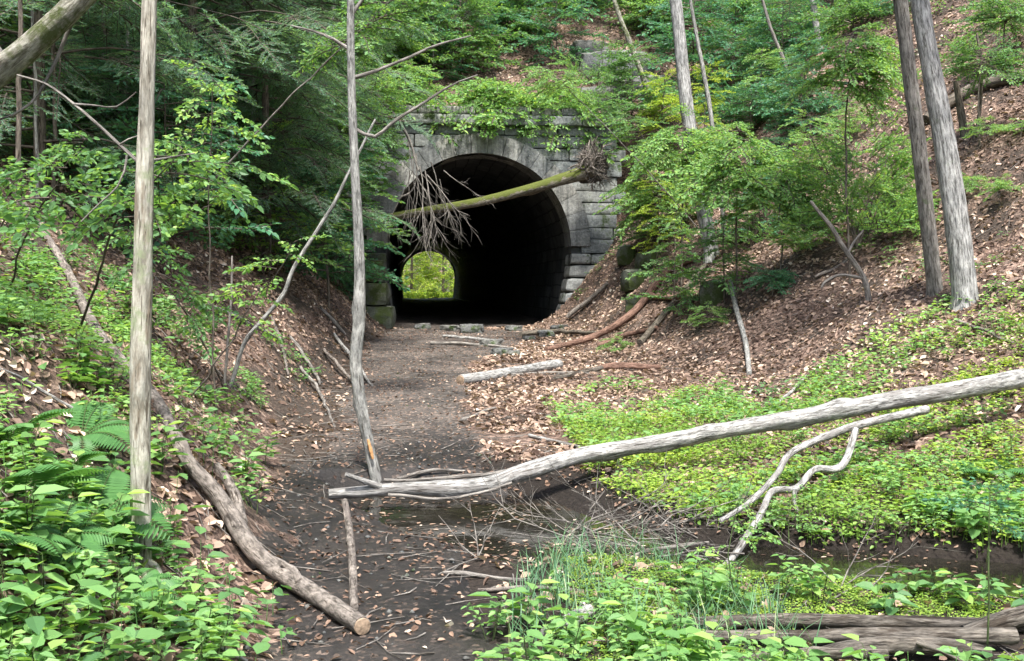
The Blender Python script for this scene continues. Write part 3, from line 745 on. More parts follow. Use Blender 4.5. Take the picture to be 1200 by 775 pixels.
st = lying('broken_stick', 'straight broken branch lying along the path beside the cut end of the crooked trunk', [(404, 588), (410, 620), (413, 660), (415, 712)], [4.5, 5, 5.5, 6], 'fallen', cat='stick', lift=1.0, knots=3, sides=12)
lying('cut_log', 'short pale cut log lying across the middle of the path', [(540, 446), (575, 441), (615, 434), (655, 427)], [7.5, 7.5, 7, 7], 'log', ends=(True, True), sides=18)
lying('charred_branch', 'thin dark broken branch on the leaves right of the short cut log', [(650, 444), (672, 438), (700, 434), (718, 428)], [3, 3.5, 3.5, 3], 'wetlog', cat='branch')
lying('broken_bough', 'stubby brown broken bough ending in pale splintered wood beside the dark branch', [(700, 432), (722, 425), (740, 431), (762, 433), (776, 431)], [4, 6.5, 6, 5, 4], 'root', cat='branch', ends=(False, True))
lying('bent_bough', 'long reddish brown bough curving down the leafy slope towards the tunnel', [(640, 410), (665, 404), (695, 396), (728, 380), (752, 357), (768, 335), (778, 312), (795, 305), (815, 304)], [3.5, 4, 4.5, 5, 5, 5, 4.5, 4, 3], 'root', cat='branch')
lying('grey_bough', 'straight dark grey bough leaning down the slope right of the curving bough', [(750, 402), (770, 378), (792, 352), (812, 330), (827, 310)], [4.5, 4, 4, 3.5, 3], 'brownbark', cat='branch')
lying('upright_branch', 'short bare grey branch lying straight down the leafy slope', [(856, 330), (862, 365), (874, 395), (878, 438)], [3, 3.5, 3.5, 3.5], 'grey', cat='branch')
for px, lab in [([(465, 560), (500, 553), (545, 552)], 'thin grey stick just behind the left part of the long log'), ([(470, 620), (490, 627), (512, 631)], 'short brown stick on the mud below the slender tree'),
    ([(520, 672), (560, 673), (630, 680)], 'dark sodden stick at the edge of the pool'), ([(560, 692), (610, 690), (690, 694)], 'pale straight stick between the pool and the grass'),
    ([(505, 402), (560, 404), (600, 408)], 'long thin stick lying across the path before the tunnel'), ([(520, 394), (560, 397), (590, 400)], 'mossy stick in front of the tunnel mouth'),
    ([(600, 440), (640, 436), (690, 438)], 'thin dark stick behind the cut log'), ([(540, 492), (560, 484), (580, 478)], 'short pale stick on the path below the cut log'),
    ([(620, 510), (660, 520), (700, 530)], 'crooked stick leaning on the long log'), ([(380, 410), (400, 432), (430, 470)], 'dark dead stick on the bare bank left of the path'),
    ([(0, 432), (60, 465), (140, 510)], 'pale mossy stick lying on the far left of the bank'), ([(20, 600), (50, 655), (52, 690)], 'brown twisted stick among the leaves bottom left'),
    ([(45, 690), (80, 705), (105, 735)], 'grey forked stick lying in the leaves bottom left'), ([(225, 745), (262, 762), (290, 775)], 'thin pale stick in the bottom left undergrowth'),
    ([(392, 392), (410, 415), (436, 452)], 'thick dark root slanting down the bare bank beside the painted tree'), ([(352, 430), (372, 452), (392, 500)], 'bare brown root on the lower part of the bare bank'), ([(318, 372), (330, 402), (338, 440)], 'thin grey root below the leaning grey sapling'), ([(375, 360), (392, 372), (405, 392)], 'short dark root at the top of the bare bank'),
    ([(340, 395), (360, 420), (375, 450)], 'thin curved root hanging down the bare bank'), ([(900, 488), (925, 462), (945, 440)], 'thin brown stick on the leaves behind the long log'),
    ([(955, 325), (985, 312), (1000, 300)], 'thin fallen stick on the slope left of the twin trees'), ([(1120, 375), (1160, 390), (1200, 408)], 'thin pale curved stick right of the twin trees'),
    ([(230, 350), (280, 372), (330, 400)], 'long grey stick half buried in the left bank')]:
    lying('stick', lab, px, [2.2, 2.4, 1.6] if px[0][1] < 600 else [3, 3.4, 2.2], random.choice(['twig', 'log', 'fallen']), cat='stick', group='sticks lying on the ground', wob=.02, sides=7, lift=.8)
lying('rotten_log', 'pale rotten log end poking out of the grass by the pool', [(640, 742), (665, 730), (690, 716)], [9, 10, 10], 'log', ends=(False, True), group=None, lift=.9)
# bottom right logs
for px, rad, lab, dep in [([(800, 732), (870, 728), (950, 727), (1050, 729), (1130, 732), (1215, 733)], [8, 9, 9, 9, 9, 9], 'dark wet log nearest the water in the bottom right pile', [4.78, 4.74]),
    ([(780, 745), (850, 746), (930, 746), (1010, 744), (1080, 746), (1190, 745)], [8, 9, 9, 10, 12, 11], 'middle log of the bottom right pile with peeling bark', [4.56, 4.5]),
    ([(960, 765), (1010, 757), (1060, 755), (1110, 757), (1160, 764)], [7, 12, 12, 11, 7], 'short twisted dark log under the pile at the bottom right', [4.40, 4.40]),
    ([(1130, 742), (1180, 727), (1240, 712)], [11, 14, 16], 'thick pale log entering the pile from the right edge', [4.68, 4.75]),
    ([(1075, 752), (1110, 765), (1150, 785)], [5, 5, 6], 'thin bare log slanting to the bottom edge of the pile', [4.35, 4.2]),
    ([(830, 785), (900, 770), (980, 766), (1040, 768)], [7, 8, 8, 7], 'lowest log of the pile at the bottom edge', [4.3, 4.26])]:
    lying('wet_log', lab, px, [1.0*r for r in rad], 'wetlog', depth=dep, group='logs piled at the bottom right', sides=16, bump=.2, ridge=.12, knots=3, ends=(False, False))
for px, lab in [([(700, 405), (735, 392), (770, 384)], 'thin dark bough lying below the curving reddish bough'), ([(665, 372), (690, 352), (712, 332)], 'short grey bough leaning on the litter by the right jamb'), ([(610, 392), (650, 388), (700, 392)], 'long grey bough lying flat before the right jamb'), ([(760, 345), (790, 352), (822, 348)], 'short brown bough crossing below the mossy rock')]:
    lying('fallen_bough', lab, px, [3.5, 3.5, 2.5], random.choice(['fallen', 'brownbark', 'root']), cat='branch', group='fallen boughs right of the tunnel mouth', wob=.03, sides=8, lift=1.0)
o, *_ = lying('forked_twig', 'thin forked grey twig resting on the bottom right logs', [(1050, 745), (1085, 738), (1120, 740)], [2.5, 2.5, 1.5], 'twig', cat='twig', depth=[4.55, 4.55], sides=6)

# dead fork hanging from the long log
df, *_ = lying('forked_dead_branch', 'pale grey forked dead branch bending from the long log down to the pool', [(1085, 480), (1055, 487), (1000, 500), (955, 517), (925, 533), (910, 556), (885, 583), (862, 600), (845, 610)], [6, 6, 5.5, 5, 4.5, 4, 4, 3.5, 3], 'log', cat='branch', depth=[8.5, 7.9, 7.3, 6.7, 6.15], sides=12, knots=3)
addbranch(df, [(1003, 503), (993, 535), (980, 550), (955, 551), (932, 573), (905, 577), (893, 600), (877, 625), (862, 648), (835, 680), (805, 700)], [5, 5, 5.5, 4.5, 5, 4.5, 4.5, 5, 5, 4, 3], [7.7, 7.2, 6.4, 5.9], 'log', sides=10)
addbranch(df, [(932, 573), (931, 590), (938, 603)], [3.5, 3, 2], [6.9], 'log')
g = Geo(); bp = at(760, 640, 6.3)
for k in range(26):
    p = at(random.uniform(650, 880), random.uniform(615, 675), random.uniform(6.0, 6.9)); p[2] = max(p[2], WATER+.04)
    d = np.array([random.choice([-1, 1])*random.uniform(.5, 1), random.uniform(-.3, .3), random.uniform(-.1, .45)])
    twigs(g, p, d, random.uniform(.4, .9), random.uniform(.004, .008), 2, .7)
bs = empty('brushwood', bp, 'tangle of thin bare grey twigs lying over the pool', 'brushwood'); part(g, 'twigs', 'twig', bs)
lying('leaning_stick', 'thin bare stick leaning out of the tangle of twigs', [(700, 708), (722, 672), (752, 648), (800, 640), (830, 636)], [3, 3, 3, 2.5, 2], 'twig', cat='stick', depth=[5.4, 5.9, 6.4], sides=8)
for k, (u, v, L, lab) in enumerate([(560, 655, .35, 'small bare twig spray on the mud left of the pool'), (985, 690, .5, 'bare twig standing in the stream at the right'), (1010, 700, .35, 'thin straight twig sloping into the stream at the right')]):
    p = hit(u, v); g = Geo(); r_ = empty('dead_twig', p, lab, 'twig', 'dead twigs by the water')
    for q in range(3 if k < 2 else 1): twigs(g, p, (random.uniform(-1, 1), .2, .5), L, .005, 1 if k < 2 else 0)
    part(g, 'twigs', 'twig', r_)

# right hand trees
def crown(root, top, n, spread, mat, spr, up=0.0, h=2.5):
    g = Geo(); gl = Geo()
    for k in range(n):
        a = random.uniform(0, 6.28); z = random.uniform(-h, 0); s = spread*random.uniform(.6, 1.1)
        Mx = mat4(top+np.array([0, 0, z]), a, -random.uniform(-.1, .5), random.uniform(-.3, .3), s)
        g.put(spr[0], Mx); gl.put(random.choice(spr[1]), Mx, random.uniform(-.2, .2))
    part(g, 'limb', 'dtwig', root); part(gl, 'crown', mat, root, False)

# ------------------------------------------------------------ sprays
def spray(L=1.3, leaf=.075, w=.6, gap=.055, side=.42, droop=.25, needles=False, jit=.35, wid=.55, pet=.5):
    gt, gl = Geo(), Geo()
    def axis(p0, dirn, Ln, r, lev):
        n = max(3, int(Ln/.12)); t = np.linspace(0, 1, n)[:, None]
        perp = np.array([-dirn[1], dirn[0], 0])
        bend = random.uniform(-.12, .12)
        P = p0 + dirn*Ln*t + perp*bend*Ln*t**2 + np.array([0, 0, -1])*droop*Ln*t**2*(1 if lev == 0 else .4) + np.array([0, 0, 1])*.02*rng.normal(size=(n, 1))*t
        tube(gt, P, np.linspace(r, r*.3, n), 4 if lev == 0 else 3, Ln/n*1.2, 0, 0, 0, False)
        return P, perp
    P, perp = axis(np.zeros(3), np.array([1., 0, 0]), L, .010*L, 0)
    def along(P, q): 
        f = q*(len(P)-1); i = int(min(f, len(P)-2)); return P[i]*(1-(f-i))+P[i+1]*(f-i), unit(P[i+1]-P[i])
    def leafline(P, Ln, a0=.05):
        n = max(2, int(Ln/gap)); LP, LD = [], []
        for k in range(n):
            q = a0+(1-a0)*(k+.5)/n; p, d = along(P, q); sgn = 1 if k % 2 else -1
            pp = np.array([-d[1], d[0], 0])*sgn
            for ss in ((1, -1) if needles else (1,)):
                LP.append(p + (0 if needles else pp*leaf*.15)); LD.append(unit(d*(.75 if not needles else .6)+pp*ss*random.uniform(.6, 1.1)+np.array([0, 0, random.gauss(-.05, .15)])))
        p, d = along(P, 1); LP.append(p); LD.append(d)
        LP, LD = np.array(LP), np.array(LD); m = len(LP)
        N = unit(np.array([0, 0, 1.])+rng.normal(size=(m, 3))*jit)
        sz = leaf*rng.uniform(.6, 1.15, m)
        leaves(gl, LP, LD, N, sz, sz*wid, .12, .18, None, needles)
    ns = max(4, int(L/(.11 if not needles else .065)))
    for k in range(ns):
        q = .12+.85*k/ns; p, d = along(P, q); sgn = 1 if k % 2 else -1
        an = sgn*random.uniform(.7, 1.05); ca, sa = math.cos(an), math.sin(an)
        dd = unit(np.array([d[0]*ca-d[1]*sa, d[0]*sa+d[1]*ca, random.gauss(0, .08)]))
        ln = side*L*(1.05-q*.85)*random.uniform(.65, 1.15)
        Q, _ = axis(p, dd, ln, .005*L, 1); leafline(Q, ln, .15)
        if not needles and ln > .35:
            p2, d2 = along(Q, .45); an = -sgn*.8; ca, sa = math.cos(an), math.sin(an)
            Q2, _ = axis(p2, unit(np.array([d2[0]*ca-d2[1]*sa, d2[0]*sa+d2[1]*ca, 0])), ln*.5, .003, 1); leafline(Q2, ln*.5)
    leafline(P, L, .5)
    return gt.flat(), gl.flat()
def sprayset(n, **k):
    t = [spray(**k) for _ in range(n)]; return t
SP_B = sprayset(5, L=1.2, leaf=.085, gap=.042, jit=.75)
SP_H = sprayset(4, L=1.5, leaf=.06, gap=.020, side=.44, droop=.30, needles=True, jit=.75, wid=.24)
SP_L = sprayset(4, L=.9, leaf=.11, gap=.075, side=.35, droop=.35, jit=.75, wid=.6)
SP_S = sprayset(4, L=.7, leaf=.055, gap=.022, side=.5, droop=.2, jit=1.2, wid=.55)
def assemble(root, specs, SP, mat, twmat='dtwig', name='foliage'):
    """specs: list of (pos, azimuth, elevation, roll, scale)"""
    gt, gl = Geo(), Geo()
    for (p, az, el, ro, s) in specs:
        t, l = random.choice(SP); Mx = mat4(p, az, -el, ro, s); gt.put(t, Mx); gl.put(l, Mx, random.uniform(-.15, .15))
    a = part(gt, 'twigs', twmat, root); b = part(gl, name, mat, root, False)
    return a, b
SP_M = sprayset(5, L=1.4, leaf=.105, gap=.05, jit=.7, droop=.3)
DENS = 2.2
def sapling(label, base, height, lean=(0, 0), n=12, sc=1.0, mat='mid', SP=None, rad=.015, zlo=.35, name='sapling', cat='sapling', group=None, az=None, az_w=3.14, bark='dtwig', el=.1, tw=1, stemname='stem'):
    SP = SP or SP_B; base = np.array(base, float); n = int(n*(DENS if SP in (SP_B, SP_M) else 1.6))
    root = empty(name, base, label, cat, group)
    g = Geo(); top = base+np.array([lean[0], lean[1], height]); mid = (base+top)/2+np.array([random.gauss(0, .05), random.gauss(0, .05), height*.04])
    tube(g, [base-np.array([0, 0, .06]), mid, top], [rad, rad*.75, rad*.3], 8, .12, .1, 0, .02*tw, False); part(g, stemname, bark, root)
    sp = []
    for k in range(n):
        q = zlo+(1-zlo)*(k+.5)/n; p = (base*(1-q)+mid*q)*(1-q)+(mid*(1-q)+top*q)*q
        a = random.uniform(0, 6.28) if az is None else az+random.uniform(-az_w, az_w)
        sp.append((p, a, el+random.gauss(0, .18), random.gauss(0, .25), sc*random.uniform(.65, 1.15)*(1.15-.5*q)))
    sp.append((top, random.uniform(0, 6), .5, 0, sc*.5))
    assemble(root, sp, SP, mat)
    return root

tw1, P1, _ = standing('tall_tree', 'browner left one of the twin tall trees on the right slope', [(1097, 340), (1088, 270), (1080, 200), (1069, 110), (1055, 0), (1035, -150), (1015, -330)], [10.5, 9.8, 10, 9.4, 9, 8, 6], 'greybrown', bump=.07, ridge=.09, sides=28)
tw2, P2, _ = standing('tall_tree', 'thicker pale furrowed right one of the twin tall trees on the right slope', [(1133, 352), (1123, 275), (1110, 185), (1096, 105), (1083, 35), (1074, -20), (1045, -200), (1030, -340)], [17.5, 15.5, 14.5, 13, 12, 12, 10, 7], 'greyrough', bump=.06, ridge=.10, sides=36)
mt, P3, _ = standing('tall_tree', 'grey leaning tree in the middle standing on the slope right of the tunnel', [(836, 300), (823, 240), (813, 185), (803, 110), (795, 30), (790, -20), (780, -160), (775, -280)], [10.5, 9.5, 9.5, 9, 8, 8, 7, 5], 'greyrough', bump=.07, ridge=.06, sides=22)
crown(tw1, P1[-1], 14, 1.6, 'mid', (SP_B[0][0], [s[1] for s in SP_B]))
crown(tw2, P2[-1], 16, 1.7, 'mid', (SP_B[1][0], [s[1] for s in SP_B]))
crown(mt, P3[-1], 14, 1.6, 'mid', (SP_B[2][0], [s[1] for s in SP_B]))
for px, rad, lab, mt_, ex in [
    ([(850, 275), (841, 190), (829, 110), (815, 35), (804, -30)], [3.5, 3, 3, 2.5, 2], 'thin straight tree just right of the leaning middle tree', 'grey', {}),
    ([(769, 140), (756, 98), (740, 55), (722, 8), (712, -40)], [4, 3.8, 3.5, 3, 3], 'thin mossy tree leaning left above the tunnel beside the outcrop', 'lichen', {}),
    ([(962, 60), (955, 20), (948, -40)], [5, 4.5, 4], 'grey trunk at the top edge left of the twin trees', 'grey', {}),
    ([(932, 108), (918, 70), (902, 30), (888, -20)], [2.8, 2.6, 2.2, 2], 'thin dead tree leaning left on the upper right slope', 'twig', {}),
    ([(930, 65), (926, 30), (930, -20)], [2.3, 2, 1.8], 'thin upright stem crossing the leaning dead tree on the upper slope', 'twig', {}),
    ([(1020, 352), (1012, 326), (990, 292), (972, 264), (950, 236)], [4.5, 4, 3.5, 3.2, 2], 'dead broken stem leaning left on the leaf slope below the round bush', 'twig', {}),
    ([(266, 450), (288, 400), (330, 348), (345, 312), (385, 250), (408, 205), (440, 140)], [3, 3, 3, 2.8, 2.5, 2, 1.5], 'grey sapling leaning right from the left bank over the path', 'grey', {}),
    ([(262, 448), (267, 400), (271, 345), (272, 300)], [2, 1.8, 1.6, 1.2], 'very thin upright stem at the foot of the leaning grey sapling', 'twig', {}),
    ([(1132, 160), (1126, 130), (1120, 95)], [6, 5, 3.5], 'short dark stump behind the twin trees', 'brownbark', {}),
    ([(1140, 165), (1148, 130), (1150, 90), (1145, 40)], [2.5, 2.2, 2, 1.5], 'thin bare stem beside the dark stump behind the twin trees', 'brownbark', {}),
    ([(393, 330), (391, 250), (394, 200), (392, 100), (390, -30)], [4.5, 4, 3.8, 3.5, 3], 'thin grey trunk just left of the slender painted tree', 'grey', {})]:
    standing('thin_tree', lab, px, rad, mt_, cat='tree', sides=10, flare=1.3, wob=.008, ridge=.03)
o = [x for x in bpy.data.objects if x.get('label', '').startswith('dead broken stem')][0]
d_ = hit(1020, 352)[1]
addbranch(o, [(1012, 326), (985, 322), (968, 330), (962, 338)], [2.5, 2, 2, 1.5], [d_], 'twig')
addbranch(o, [(992, 300), (1000, 285), (1012, 270)], [2.2, 1.8, 1.2], [d_], 'twig')
lying('fallen_tree', 'dark fallen trunk on the upper right slope behind the twin trees', [(1085, 140), (1120, 115), (1160, 96), (1230, 84)], [7, 8, 8, 8], 'brownbark', cat='trunk')

# mossy trunk over the mouth
mo, Q, T, r2 = lying('mossy_fallen_tree', 'moss covered fallen tree slanting across the tunnel mouth with its root plate', [(405, 268), (440, 258), (500, 247), (560, 237), (620, 222), (660, 210), (694, 200)], [4, 5, 5.5, 6, 6.5, 8, 11], 'mossy', cat='tree', depth=[25.6, 25.9, 26.3], sides=18, bump=.1, knots=3)
g = Geo(); c = Q[-1]
for k in range(30):
    a = k/30*6.28+random.gauss(0, .15); rr_ = random.uniform(.3, .8)*(1.2 if math.sin(a) > 0 else .8)
    d = unit(np.array([math.cos(a)*.55+.15, -.25+.3*math.sin(a*2), math.sin(a)*.9+.35])); p = c+np.array([random.gauss(0, .06), random.gauss(-.05, .05), random.gauss(.05, .08)])
    pts = [p]
    for q in range(4): d = unit(d+rng.normal(size=3)*.45); pts.append(pts[-1]+d*rr_/4)
    tube(g, pts, [.075, .05, .035, .022, .01], 6, .05, .3, .2, .02, True)
    for q in range(4): twigs(g, pts[random.choice((1, 2, 3))], unit(d+rng.normal(size=3)*.8), random.uniform(.2, .55), .016, 1, .9, 4, 0, 4)
part(g, 'root_plate', 'fallen', mo)
sl = rock('soil_lump', 'x', c+np.array([.05, .06, .08]), (.7, .4, .75), 'path', None, .5, .2); del sl['label'], sl['category']; sl.parent = mo; sl.location = tuple(np.array(sl.location)-np.array(mo.location))
# dead bough hanging in front of the mouth
g = Geo(); hb = empty('hanging_dead_bough', at(482, 165, 25.2), 'dead bough with fine bare grey twigs hanging before the left side of the tunnel mouth', 'branch')
for (u, v, du, L) in [(478, 165, .06, 2.3), (484, 175, -.02, 2.2), (492, 195, .12, 2.0), (486, 190, .5, 1.7), (500, 205, .8, 1.5), (505, 190, .25, 1.7), (480, 200, -.25, 1.6), (492, 215, .9, 1.5), (515, 210, .5, 1.3), (488, 180, -.1, 2.5), (498, 200, .3, 1.9), (520, 200, .7, 1.2)]:
    twigs(g, at(u, v, 25.3), (du, random.uniform(-.3, .1), -1), L, random.uniform(.012, .022), 2, .45, 4, -.02)
tube(g, [at(440, 110, 24.8), at(462, 135, 25.0), at(480, 165, 25.3), at(490, 200, 25.3)], [.05, .04, .035, .02], 6, .1)
part(g, 'twigs', 'twig', hb)

# ------------------------------------------------------------ hemlocks (left wood)
def make_hemlock(h, n, zlo, spread):
    root = empty('hemlock', (0, 0, 0), 'dark hemlock with flat drooping sprays in the dense wood on the left bank', 'tree', 'hemlocks in the wood on the left')
    g = Geo(); tube(g, [(0, 0, -.4), (.04, .03, h*.5), (0, 0, h)], [.085, .06, .015], 10, .3, .08, .05); part(g, 'trunk', 'brownbark', root)
    g = Geo(); sp = []
    for k in range(n):
        q = (k+random.random())/n; z = zlo+(h-zlo)*q; a = random.uniform(0, 6.28); L = spread*(1.05-.75*q)*random.uniform(.6, 1.15)
        e = random.uniform(-.12, .15); d = np.array([math.cos(a), math.sin(a), e])
        p0 = np.array([0, 0, z]); pts = [p0, p0+d*L*.5, p0+d*L+np.array([0, 0, -.12*L])]
        tube(g, pts, [.022, .014, .006], 4, .3, 0, 0, .03, False)
        NB = 6
        for m in range(NB):
            t = .15+.85*m/(NB-1); p = pts[0]*(1-t)+pts[2]*t; sp.append((p, a+(random.uniform(.4, 1.1)*(1 if m % 2 else -1) if m < NB-1 else 0), random.uniform(-.45, .1), random.gauss(0, .4), (.55+.28*L*(1.2-t)*.9)*random.uniform(.8, 1.1)))
    part(g, 'limb', 'dtwig', root); assemble(root, sp, SP_H, 'hem', 'dtwig', 'crown')
    return root
protos = [make_hemlock(11, 62, .8, 2.7), make_hemlock(7, 48, .3, 2.3), make_hemlock(12, 62, 1.2, 2.9)]
spots = []
for k, (x, y) in enumerate([(-5.6, 12.0), (-7.5, 14), (-5.2, 16.5), (-9.5, 16.5), (-7, 18.5), (-4.9, 20), (-11.5, 20), (-8.8, 21), (-6.4, 23), (-13.5, 23.5), (-10.5, 25), (-5.6, 26.5), (-8.2, 27), (-15.5, 27.5), (-12.5, 29), (-6.6, 29.5), (-9.8, 31), (-4.2, 31.5), (-17.5, 31.5), (-14.5, 33), (-12, 35), (-7.5, 34.5), (-19, 36), (-2.2, 35.5), (-5.2, 38), (-9.5, 39), (-14.5, 40), (-11, 10.5), (-14, 15), (-.5, 39.5), (-3, 43), (2.8, 40.5), (6.5, 42), (10.5, 42), (14, 39), (17.5, 41), (21, 37)]):
    spots.append((x, y))
first = set()
for k, (x, y) in enumerate(spots):
    i = k % 3; o = protos[i] if i not in first else copy_tree(protos[i]); first.add(i)
    s = random.uniform(.85, 1.2); o.location = (x, y, float(H(x, y))-.1); o.rotation_euler = (0, 0, random.uniform(0, 6.28)); o.scale = (s, s, s)
    if x > -4: o['label'] = 'dark hemlock on the hilltop above the tunnel and the right slope'; o['group'] = 'hemlocks on the hill above the tunnel'
WP = [(150, 240, 2.5, 'pale thin pole directly behind the dead trunk in the wood'), (205, 235, 3, 'pale thin pole between the dead trunk and the dark poles'), (300, 262, 3.2, 'pale thin pole in the middle of the left wood'), (45, 250, 2.5, 'pale thin pole near the left edge of the wood')]
# slim bare poles showing through the wood
for k, (u, v, r, lab) in enumerate([(20, 265, 4, 'thin dark trunk at the far left edge of the wood'), (62, 250, 3, 'second thin dark trunk from the left edge of the wood'), (118, 215, 3.5, 'thin trunk just left of the pale dead trunk'), (240, 225, 3, 'thin dark trunk just right of the pale dead trunk'),
                          (262, 250, 2.5, 'very thin stem left of the paired poles in the wood'), (335, 250, 4.5, 'thicker of the paired poles in the left wood'), (350, 245, 3, 'thinner of the paired poles in the left wood'), (374, 285, 3, 'thin pole nearest the leaning grey sapling')]):
    standing('wood_pole', lab, [(u, v), (u+2, v-110), (u+random.uniform(-4, 6), -60)], [r, r*.9, r*.75], 'brownbark', cat='tree', group='thin trunks in the left wood', sides=9, wob=.02)

for (u, v, r, lab) in WP: standing('wood_pole', lab, [(u, v), (u-3, v-110), (u+random.uniform(-9, 6), -60)], [r, r*.9, r*.7], 'grey', cat='tree', group='thin trunks in the left wood', sides=9, wob=.02)
# ------------------------------------------------------------ saplings and bushes
def onhill(u, v): return hit(u, v)
def below(u, v, d, label, h_extra=0.3, **k):
    """sapling whose foliage centre is at pixel (u, v), distance d, rooted on the ground below"""
    dx, dy = k.pop('root', (0, 0))
    p = at(u, v, d); b = np.array([p[0]+dx, p[1]+dy, float(H(p[0]+dx, p[1]+dy))]); hh = max(.5, p[2]-b[2]+h_extra)
    return sapling(label, b, hh, lean=(-dx, -dy), **k)
S = sapling
zt = lambda t, s: (lambda p: np.array([p[0], p[1], max(float(H(p[0], p[1])), 6.1)]))(from_t(t, s, 0))
S('bright leafy sapling spreading over the middle of the tunnel parapet', zt(.5, 1.0), 1.2, n=30, sc=1.7, mat='bright', zlo=.1, az=-1.57, az_w=1.5, el=-.05)
S('leafy sapling hanging over the right shoulder of the tunnel arch', zt(2.4, 1.0), 1.1, n=26, sc=1.5, mat='bright', zlo=.1, az=-1.57, az_w=1.3, el=-.15)
S('green sapling over the left shoulder of the tunnel arch', zt(-1.8, 1.3), 1.5, n=18, sc=1.5, mat='bright', zlo=.1, az=-1.8, az_w=1.3, el=-.15)
S('dense green sapling on the far left of the tunnel parapet', zt(-3.8, 1.6), 2.6, n=16, sc=1.4, mat='mid', zlo=.05, az=-1.57, az_w=1.6)
S('dark green sapling at the right end of the tunnel parapet', zt(4.4, 1.2), 2.0, n=18, sc=1.3, mat='mid', zlo=.0, az=-1.57, az_w=1.7)
for (t_, n_, m_, lab) in [(-2.3, 12, 'bright', 'leafy creeper draping over the left part of the coping'), (-.4, 8, 'bright', 'small leafy creeper on top of the parapet over the keystone'), (2.2, 20, 'bright', 'bushy green creeper hanging over the right part of the coping'), (-3.6, 26, 'mid', 'thick dark creeper hiding the left end of the tunnel wall'), (3.7, 20, 'mid', 'dark creeper covering the right end of the coping')]:
    b_ = from_t(t_, .3, 6.42); r_ = empty('creeper', b_, lab, 'creeper'); assemble(r_, [(b_+np.array([random.gauss(0, .45), random.uniform(-.4, .3), random.uniform(0, .35)]), -1.57+random.gauss(0, .9), random.uniform(-.6, .35), random.gauss(0, .4), random.uniform(.5, .85)) for _ in range(n_)], SP_B, m_)
below(462, 175, 25.9, 'leafy sapling screening the left shoulder of the arch', n=12, sc=.9, mat='mid', zlo=.55, rad=.02, root=(-1.6, -.3))
below(448, 100, 25.0, 'light green sapling hanging over the left end of the parapet', n=14, sc=1.2, mat='bright', zlo=.6, rad=.02, root=(-1.8, -.3))
below(738, 150, 25.6, 'dense green sapling hiding the right shoulder of the tunnel wall', n=14, sc=1.0, mat='mid', zlo=.45, rad=.02, root=(1.0, 0))
S('small lime leaved seedling over the keystone', zt(1.1, 1.3), .8, n=10, sc=.7, mat='lime', zlo=.1)
S('trailing green vine plant over the right of the coping', zt(1.6, .9)+np.array([0, -.5, 0]), .35, n=12, sc=.65, mat='bright', zlo=.0, el=-.5, az=-1.57, az_w=1.2, name='vine', cat='vine')
S('leafy vine trailing below the left of the coping', zt(-2.6, .9)+np.array([0, -.5, 0]), .35, n=12, sc=.8, mat='mid', zlo=.0, el=-.6, az=-1.57, az_w=1.2, name='vine', cat='vine')
below(415, 140, 24.5, 'tall green sapling before the left edge of the tunnel', n=26, sc=1.25, mat='mid', zlo=.25, rad=.03, h_extra=1.2)
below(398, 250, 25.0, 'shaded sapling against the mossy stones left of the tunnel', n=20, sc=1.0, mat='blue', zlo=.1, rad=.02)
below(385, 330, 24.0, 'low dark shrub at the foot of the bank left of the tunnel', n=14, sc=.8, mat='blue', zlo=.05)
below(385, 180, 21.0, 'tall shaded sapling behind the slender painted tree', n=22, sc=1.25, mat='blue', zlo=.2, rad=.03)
below(450, 60, 30.0, 'sunlit sapling high on the hill left above the tunnel', n=24, sc=1.5, mat='bright', zlo=.2, rad=.04, h_extra=1.5)
below(540, 45, 31.0, 'broad green sapling on the hill straight above the arch', n=24, sc=1.6, mat='mid', zlo=.1, rad=.04, h_extra=1.2)
below(620, 30, 34.0, 'dark green understory tree above the parapet behind the sunlit leaves', n=24, sc=1.7, mat='mid', zlo=.05, rad=.04, h_extra=1.5)
below(655, 20, 37.0, 'pale green understory tree at the top middle of the hill', n=24, sc=1.7, mat='blue', zlo=.05, rad=.04, h_extra=1.5)
below(700, 20, 39.0, 'understory tree left of the leaning tree over the outcrop', n=24, sc=1.7, mat='mid', zlo=.05, rad=.04, h_extra=1.5)
below(770, 25, 35.0, 'leafy understory tree behind the top of the leaning tree', n=24, sc=1.5, mat='mid', zlo=.05, rad=.04, h_extra=1.0)
below(780, 105, 27.5, 'yellow green sapling beside the middle tree above the slope', n=16, sc=.9, mat='lime', zlo=.3, rad=.02)
below(830, 95, 24.0, 'small yellow leaved sapling between the middle tree and the thin tree', n=12, sc=.7, mat='lime', zlo=.5, rad=.015)
below(770, 225, 22.5, 'lime green sapling low between the tunnel and the middle tree', n=14, sc=.65, mat='lime', zlo=.3, rad=.015)
below(772, 185, 23.5, 'spreading bright sapling right of the root plate', n=20, sc=1.1, mat='bright', zlo=.4, rad=.02, SP=SP_M, az=-1.57, az_w=2.0, el=-.15)
below(765, 240, 24.3, 'dark bush between the tunnel wall and the lime green sapling', n=20, sc=.9, mat='mid', zlo=.05, rad=.02)
below(800, 160, 20.5, 'maple sapling with level tiers of pale leaves left of the middle tree', n=16, sc=1.15, mat='bright', zlo=.72, rad=.02, SP=SP_M, az=-1.57, az_w=2.0, el=-.15)
below(865, 172, 17.5, 'maple sapling with arching tiers of pale leaves right of the middle tree', n=20, sc=1.1, mat='bright', zlo=.66, rad=.02, SP=SP_M, az=-1.57, az_w=2.0, el=-.15)
below(915, 215, 17.0, 'drooping tier of pale maple leaves left of the round bush', n=16, sc=.95, mat='bright', zlo=.6, rad=.018, SP=SP_M, az=-1.57, az_w=2.0, el=-.15)
below(850, 255, 18.0, 'low green sapling at the foot of the thin straight tree', n=14, sc=.75, mat='mid', zlo=.2, rad=.015)
